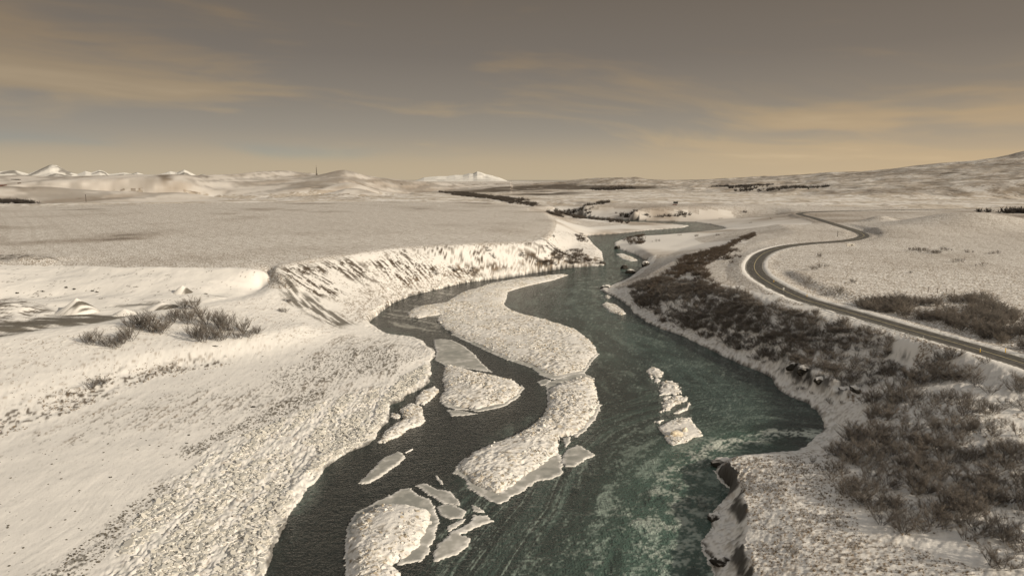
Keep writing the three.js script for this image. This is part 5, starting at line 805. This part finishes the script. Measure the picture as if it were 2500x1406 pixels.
heap('tallest snowy gravel heap in the pit, dark on its right', 188, 762, 8.7, 13, 4.4, 301); heap('low gravel heap in the pit beside the shrubs', 302, 765, 8.6, 8, 1.8, 302); heap('small snowy heap at the back of the pit', 446, 724, 9.2, 7, 2.4, 303); heap('low rounded snow heap behind the shrubs', 395, 752, 8.7, 11, 1.9, 304);

// ---------------------------------------------------------------- things by the road
const MAT = (r, g, b, o = {}) => new THREE.MeshStandardMaterial({ color: new THREE.Color().setRGB(r, g, b), roughness: 0.7, ...o });
const galv = MAT(0.33, 0.33, 0.32, { metalness: 0.5, roughness: 0.5 }), darkWood = MAT(0.06, 0.05, 0.04), yellow = MAT(0.72, 0.45, 0.05), concrete = MAT(0.5, 0.48, 0.44);
function sub(parent, name, geo, mat) { const m = new THREE.Mesh(geo, mat); m.name = name; m.castShadow = m.receiveShadow = true; parent.add(m); return m; }
{
  // guard rail on the river side of the road
  const near = (px, py) => { const w = at(px, py, ROAD_E); let b = 1e18, k = 0; ROADPTS.forEach((p, i) => { const d = (p.x - w[0]) ** 2 + (p.z - w[2]) ** 2; if (d < b) { b = d; k = i; } }); return k; };
  const i0 = near(2290, 826), i1 = near(1990, 741), pts = [], side = 4.25;
  const off = (i, s) => { const a = ROADPTS[i - 1], b = ROADPTS[i + 1], tx = b.x - a.x, tz = b.z - a.z, l = Math.hypot(tx, tz); let nx = -tz / l, nz = tx / l; if (nx * ROADPTS[i].x + nz * ROADPTS[i].z > 0) { nx = -nx; nz = -nz; } return new THREE.Vector3(ROADPTS[i].x + nx * s, 0, ROADPTS[i].z + nz * s); };
  for (let i = i0; i <= i1; i += 2) pts.push(off(i, side));
  const rail = new THREE.Group(), o = pts[Math.floor(pts.length / 2)].clone(); o.y = ROAD_E; rail.position.copy(o);
  const prof = [[0, 0.48], [0.05, 0.52], [0.05, 0.58], [0, 0.62], [0.05, 0.66], [0.05, 0.73], [0, 0.78]], pos = [], idx = [], m = prof.length;
  pts.forEach((p, i) => { const a = pts[Math.max(0, i - 1)], b = pts[Math.min(pts.length - 1, i + 1)], tx = b.x - a.x, tz = b.z - a.z, l = Math.hypot(tx, tz); for (const [w, y] of prof) pos.push(p.x - o.x - tz / l * w, y, p.z - o.z + tx / l * w); if (i) for (let k = 0; k + 1 < m; k++) { const q = i * m + k; idx.push(q - m, q, q - m + 1, q - m + 1, q, q + 1); } });
  const g = new THREE.BufferGeometry(); g.setAttribute('position', new THREE.Float32BufferAttribute(pos, 3)); g.setIndex(idx); g.computeVertexNormals(); sub(rail, 'beam', g, galv);
  const pg = new THREE.BoxGeometry(0.12, 1.5, 0.16); let acc = 0; pts.forEach((p, i) => { if (i) acc += p.distanceTo(pts[i - 1]); if (i === 0 || acc > 4) { acc = 0; const q = sub(rail, 'post', pg, galv); q.position.set(p.x - o.x, 0.0, p.z - o.z); } });
  tag(rail, 'guard_rail', 'galvanised guard rail along the river side of the road', 'guard rail');
  const stake = (name, label, cat, px, py, h, w, mat, group, e = ROAD_E) => { const p = hit(px, py), gr = new THREE.Group(); gr.position.set(p[0], groundY(p[0], p[2]) - 0.05, p[2]); const b = sub(gr, 'shaft', new THREE.BoxGeometry(w, h, w * 0.6), mat); b.position.y = h / 2; const c = sub(gr, 'cap', new THREE.BoxGeometry(w * 1.25, h * 0.12, w * 0.85), mat === yellow ? MAT(0.75, 0.72, 0.66) : mat); c.position.y = h * 1.06; tag(gr, name, label, cat, group); };
  stake('edge_post', 'yellow edge post on the near side of the road', 'road post', 2394, 864, 1.1, 0.11, yellow, 'yellow road edge posts'); stake('edge_post', 'yellow edge post on the far side of the road at right', 'road post', 2456, 862, 1.1, 0.14, yellow, 'yellow road edge posts');
  stake('edge_post', 'yellow edge post inside the road bend', 'road post', 1890, 691, 1.1, 0.14, yellow, 'yellow road edge posts'); stake('edge_post', 'yellow edge post just above the guard rail start', 'road post', 1971, 727, 1.1, 0.14, yellow, 'yellow road edge posts');
  const FP = 'fence posts on the right snowfield', fl = ['leftmost', 'second', 'third', 'rightmost and tallest']; [[2268, 712], [2290, 716], [2311, 720], [2331, 722]].forEach(([x, y], i) => stake('fence_post', `thin wooden fence post on the right snowfield, ${fl[i]} of four`, 'fence post', x, y, 1.4 + 0.15 * i, 0.12, darkWood, FP));
  stake('wooden_pole', 'dark wooden pole standing inside the far road bend', 'pole', 2046, 578, 3.2, 0.28, darkWood);
  stake('wooden_pole', 'dark thin pole at the foot of the left hill', 'pole', 208, 486, 9, 0.5, darkWood);
  const sg = new THREE.Group(), sp0 = hit(1913, 717); sg.position.set(sp0[0], groundY(sp0[0], sp0[2]), sp0[2]); sub(sg, 'post', new THREE.CylinderGeometry(0.05, 0.05, 1.9, 8), galv).position.y = 0.95; sub(sg, 'panel', new THREE.BoxGeometry(0.75, 0.75, 0.03), galv).position.set(0, 1.6, 0.07); sg.rotation.y = 0.5; tag(sg, 'road_sign', 'grey back of a small road sign beside the bend', 'road sign');
  const cu = new THREE.Group(), c0 = hit(2078, 600); cu.position.set(c0[0], groundY(c0[0], c0[2]) - 0.1, c0[2]); sub(cu, 'headwall', new THREE.BoxGeometry(4.2, 1.2, 0.4), concrete).position.y = 0.55; sub(cu, 'snow_cap', new THREE.BoxGeometry(4.3, 0.22, 0.7), MAT(...SNOW)).position.y = 1.26; const cpipe = new THREE.CylinderGeometry(0.4, 0.4, 0.3, 14); cpipe.rotateX(Math.PI / 2); sub(cu, 'pipe', cpipe, darkWood).position.set(0.6, 0.5, 0.12); tag(cu, 'culvert', 'small snow capped culvert beside the far bend of the road', 'culvert');
  // driftwood on the left snow bank
  const T = new Twigs(), V = (x, y, z) => new THREE.Vector3(x, y, z); T.bar(V(-1.5, 0.05, 0.1), V(-0.4, 0.12, -0.1), 0.05, 0.12, 6); T.bar(V(-0.4, 0.12, -0.1), V(0.9, 0.1, 0.05), 0.12, 0.10, 6); T.bar(V(0.9, 0.1, 0.05), V(1.5, 0.2, 0.2), 0.10, 0.04, 6); T.bar(V(0.2, 0.12, 0), V(0.6, 0.35, -0.3), 0.05, 0.02, 5); const dl = new THREE.Mesh(T.geo(), darkWood), dp = hit(520, 845); dl.position.set(dp[0], groundY(dp[0], dp[2]), dp[2]); dl.rotation.y = -0.15; tag(shade(dl), 'driftwood', 'dark driftwood stick on snow below the left shrubs', 'driftwood');
}
// ---------------------------------------------------------------- mast and farm buildings
{
  const b = far(772, 423, 1880), m = new THREE.Group(); m.position.set(b[0], groundY(b[0], b[2]) - 1, b[2]);
  const T = new Twigs(), V = (x, y, z) => new THREE.Vector3(x, y, z), H = 20; for (const [x, z] of [[-0.9, -0.9], [0.9, -0.9], [0.9, 0.9], [-0.9, 0.9]]) T.bar(V(x, 0, z), V(x * 0.5, H, z * 0.5), 0.28, 0.2, 4); for (let k = 0; k < 12; k++) { const y = H * k / 12, y2 = H * (k + 1) / 12, w = 0.9 - 0.45 * k / 12; T.bar(V(-w, y, -w), V(w, y2, -w), 0.12, 0.12); T.bar(V(w, y, w), V(-w, y2, w), 0.12, 0.12); T.bar(V(-w, y, w), V(-w, y2, -w), 0.12, 0.12); T.bar(V(w, y, -w), V(w, y2, w), 0.12, 0.12); }
  sub(m, 'lattice', T.geo(), MAT(0.08, 0.07, 0.06)); sub(m, 'aerial', new THREE.CylinderGeometry(0.2, 0.3, 6, 6), MAT(0.08, 0.07, 0.06)).position.y = H + 3; const hut = sub(m, 'hut', new THREE.BoxGeometry(4, 4, 3), MAT(0.09, 0.075, 0.055)); hut.position.set(0.5, 1.8, 0.5); tag(m, 'radio_mast', 'lattice radio mast on top of the left hill', 'mast');
  function shed(name, label, px, py, e, w, h, d, wall, roof, group) {
    const p = e === null ? hit(px, py) : at(px, py, e), g = new THREE.Group(); g.position.set(p[0], groundY(p[0], p[2]) - 0.2, p[2]); g.rotation.y = Math.atan2(-p[0], -p[2]) * 0.3;
    sub(g, 'wall', new THREE.BoxGeometry(w, h, d), MAT(...wall)).position.y = h / 2; const sh = new THREE.Shape(); sh.moveTo(-d / 2 - 0.3, 0); sh.lineTo(0, h * 0.45); sh.lineTo(d / 2 + 0.3, 0); sh.closePath(); const rg = new THREE.ExtrudeGeometry(sh, { depth: w + 0.5, bevelEnabled: false }); rg.translate(0, 0, -(w + 0.5) / 2); rg.rotateY(Math.PI / 2); const rf = sub(g, 'roof', rg, MAT(...roof)); rf.position.y = h + 0.01;
    const door = sub(g, 'door', new THREE.BoxGeometry(w * 0.2, h * 0.7, 0.12), MAT(0.03, 0.028, 0.025)); door.position.set(w * 0.2, h * 0.35, d / 2 + 0.06); const win = sub(g, 'window', new THREE.BoxGeometry(w * 0.12, h * 0.3, 0.1), MAT(0.05, 0.06, 0.07, { roughness: 0.2 })); win.position.set(-w * 0.25, h * 0.6, d / 2 + 0.05);
    tag(g, name, label, 'building', group);
  }
  const FB = 'small farm buildings far off';
  shed('farm_shed', 'black shed above the snowy scarp in the middle distance', 1650, 497, null, 5.6, 2.2, 4, [0.022, 0.02, 0.016], [0.02, 0.018, 0.015], FB);
  shed('farm_shed', 'low reddish shed in front of the black shed', 1648, 500.5, null, 5.5, 0.9, 3, [0.16, 0.06, 0.05], [0.2, 0.09, 0.08], FB);
  shed('farm_shed', 'red farm building at the far left edge', 8, 487, 17.6, 11, 2.2, 6, [0.12, 0.05, 0.035], [0.14, 0.06, 0.045], FB);
  shed('farm_shed', 'long dark low barn before the left conifer belt', 42, 483, 17.6, 13, 1.6, 6, [0.06, 0.05, 0.045], [0.62, 0.6, 0.57], FB);
  shed('farm_shed', 'tiny brown shed right of the left farm', 50, 487.5, 17.6, 4, 1.4, 3, [0.10, 0.055, 0.03], [0.12, 0.07, 0.04], FB);
}

// ---------------------------------------------------------------- far mountains
function mountain(label, sil, D, depth, seed, { rock = 0.5, relief = 1 } = {}) {
  const na = 420, nr = 60, pos = [], col = [], idx = [], az = sil.map(([x, y]) => { const w = far(x, y, D); return [Math.atan2(w[0], -w[2]), w[1]]; });
  const a0 = az[0][0], a1 = az[az.length - 1][0];
  const top = a => { let k = 0; while (k < az.length - 2 && a > az[k + 1][0]) k++; return lerp(az[k][1], az[k + 1][1], clamp((a - az[k][0]) / (az[k + 1][0] - az[k][0]), 0, 1)); };
  for (let j = 0; j <= nr; j++) for (let i = 0; i <= na; i++) {
    const a = lerp(a0, a1, i / na), t = j / nr * 2 - 1, r = D + t * depth / 2, x = r * Math.sin(a), z = -r * Math.cos(a);
    const hTop = top(a + 0.004 * fbm(x * 0.0011, z * 0.0011, seed, 3) * (1 - Math.abs(t)) * 0), n = ridge(x * 0.0011, z * 0.0009, seed + 3, 5), prof = Math.pow(Math.max(0, 1 - Math.abs(t)), 1.15);
    const y = 10 + (hTop - 10) * prof * (1 - relief * 0.55 * (0.5 - 0.5 * n) * sstep(0.02, 0.25, Math.abs(t))) * (t === 0 ? 1 : 1);
    pos.push(x, y, z); const c = [0.80, 0.78, 0.74]; mixc(c, [0.10, 0.085, 0.07], rock * sstep(0.18, 0.5, fbm(x * 0.004, z * 0.002 + y * 0.006, seed + 7, 5) + 0.25 * n)); col.push(...c);
  }
  for (let j = 0; j < nr; j++) for (let i = 0; i < na; i++) { const a = j * (na + 1) + i; idx.push(a, a + 1, a + na + 2, a, a + na + 2, a + na + 1); }
  const g = new THREE.BufferGeometry(); g.setAttribute('position', new THREE.Float32BufferAttribute(pos, 3)); g.setAttribute('color', new THREE.Float32BufferAttribute(col, 3)); g.setIndex(idx); g.computeVertexNormals();
  const m = new THREE.Mesh(g, new THREE.MeshStandardMaterial({ vertexColors: true, roughness: 0.95 })); m.name = numbered('mountain'); m.userData = { kind: 'structure', label, category: 'mountain' }; m.castShadow = m.receiveShadow = true; scene.add(m);
}
mountain('jagged snowy mountain range behind the left hills', [[-400, 425], [-200, 415], [-80, 424], [0, 418], [33, 415], [67, 424], [88, 416], [110, 407], [118, 403], [127, 402], [137, 403.5], [160, 416], [187, 425], [207, 417.5], [221, 421], [234, 417], [241, 415], [252, 418], [264, 425], [301, 421], [321, 424], [334, 420], [351, 426], [380, 427], [401, 422], [407, 420], [414, 418], [431, 421], [448, 414], [458, 418], [468, 423], [481, 429], [490, 426], [498, 425], [515, 435], [545, 446]], 21000, 7000, 500, { rock: 0.75 });
mountain('broad snowy volcano on the horizon', [[880, 452], [921, 445], [945, 443.5], [964, 446], [994, 448], [1001, 446], [1018, 439], [1035, 433], [1068, 430], [1090, 430], [1111, 427], [1130, 427], [1145, 423], [1155, 423.5], [1165, 418.5], [1175, 421], [1185, 425], [1200, 428], [1218, 433], [1235, 440], [1245, 445], [1262, 451], [1300, 453]], 23000, 9000, 540, { rock: 0.25 });
renderer.render(scene, camera);
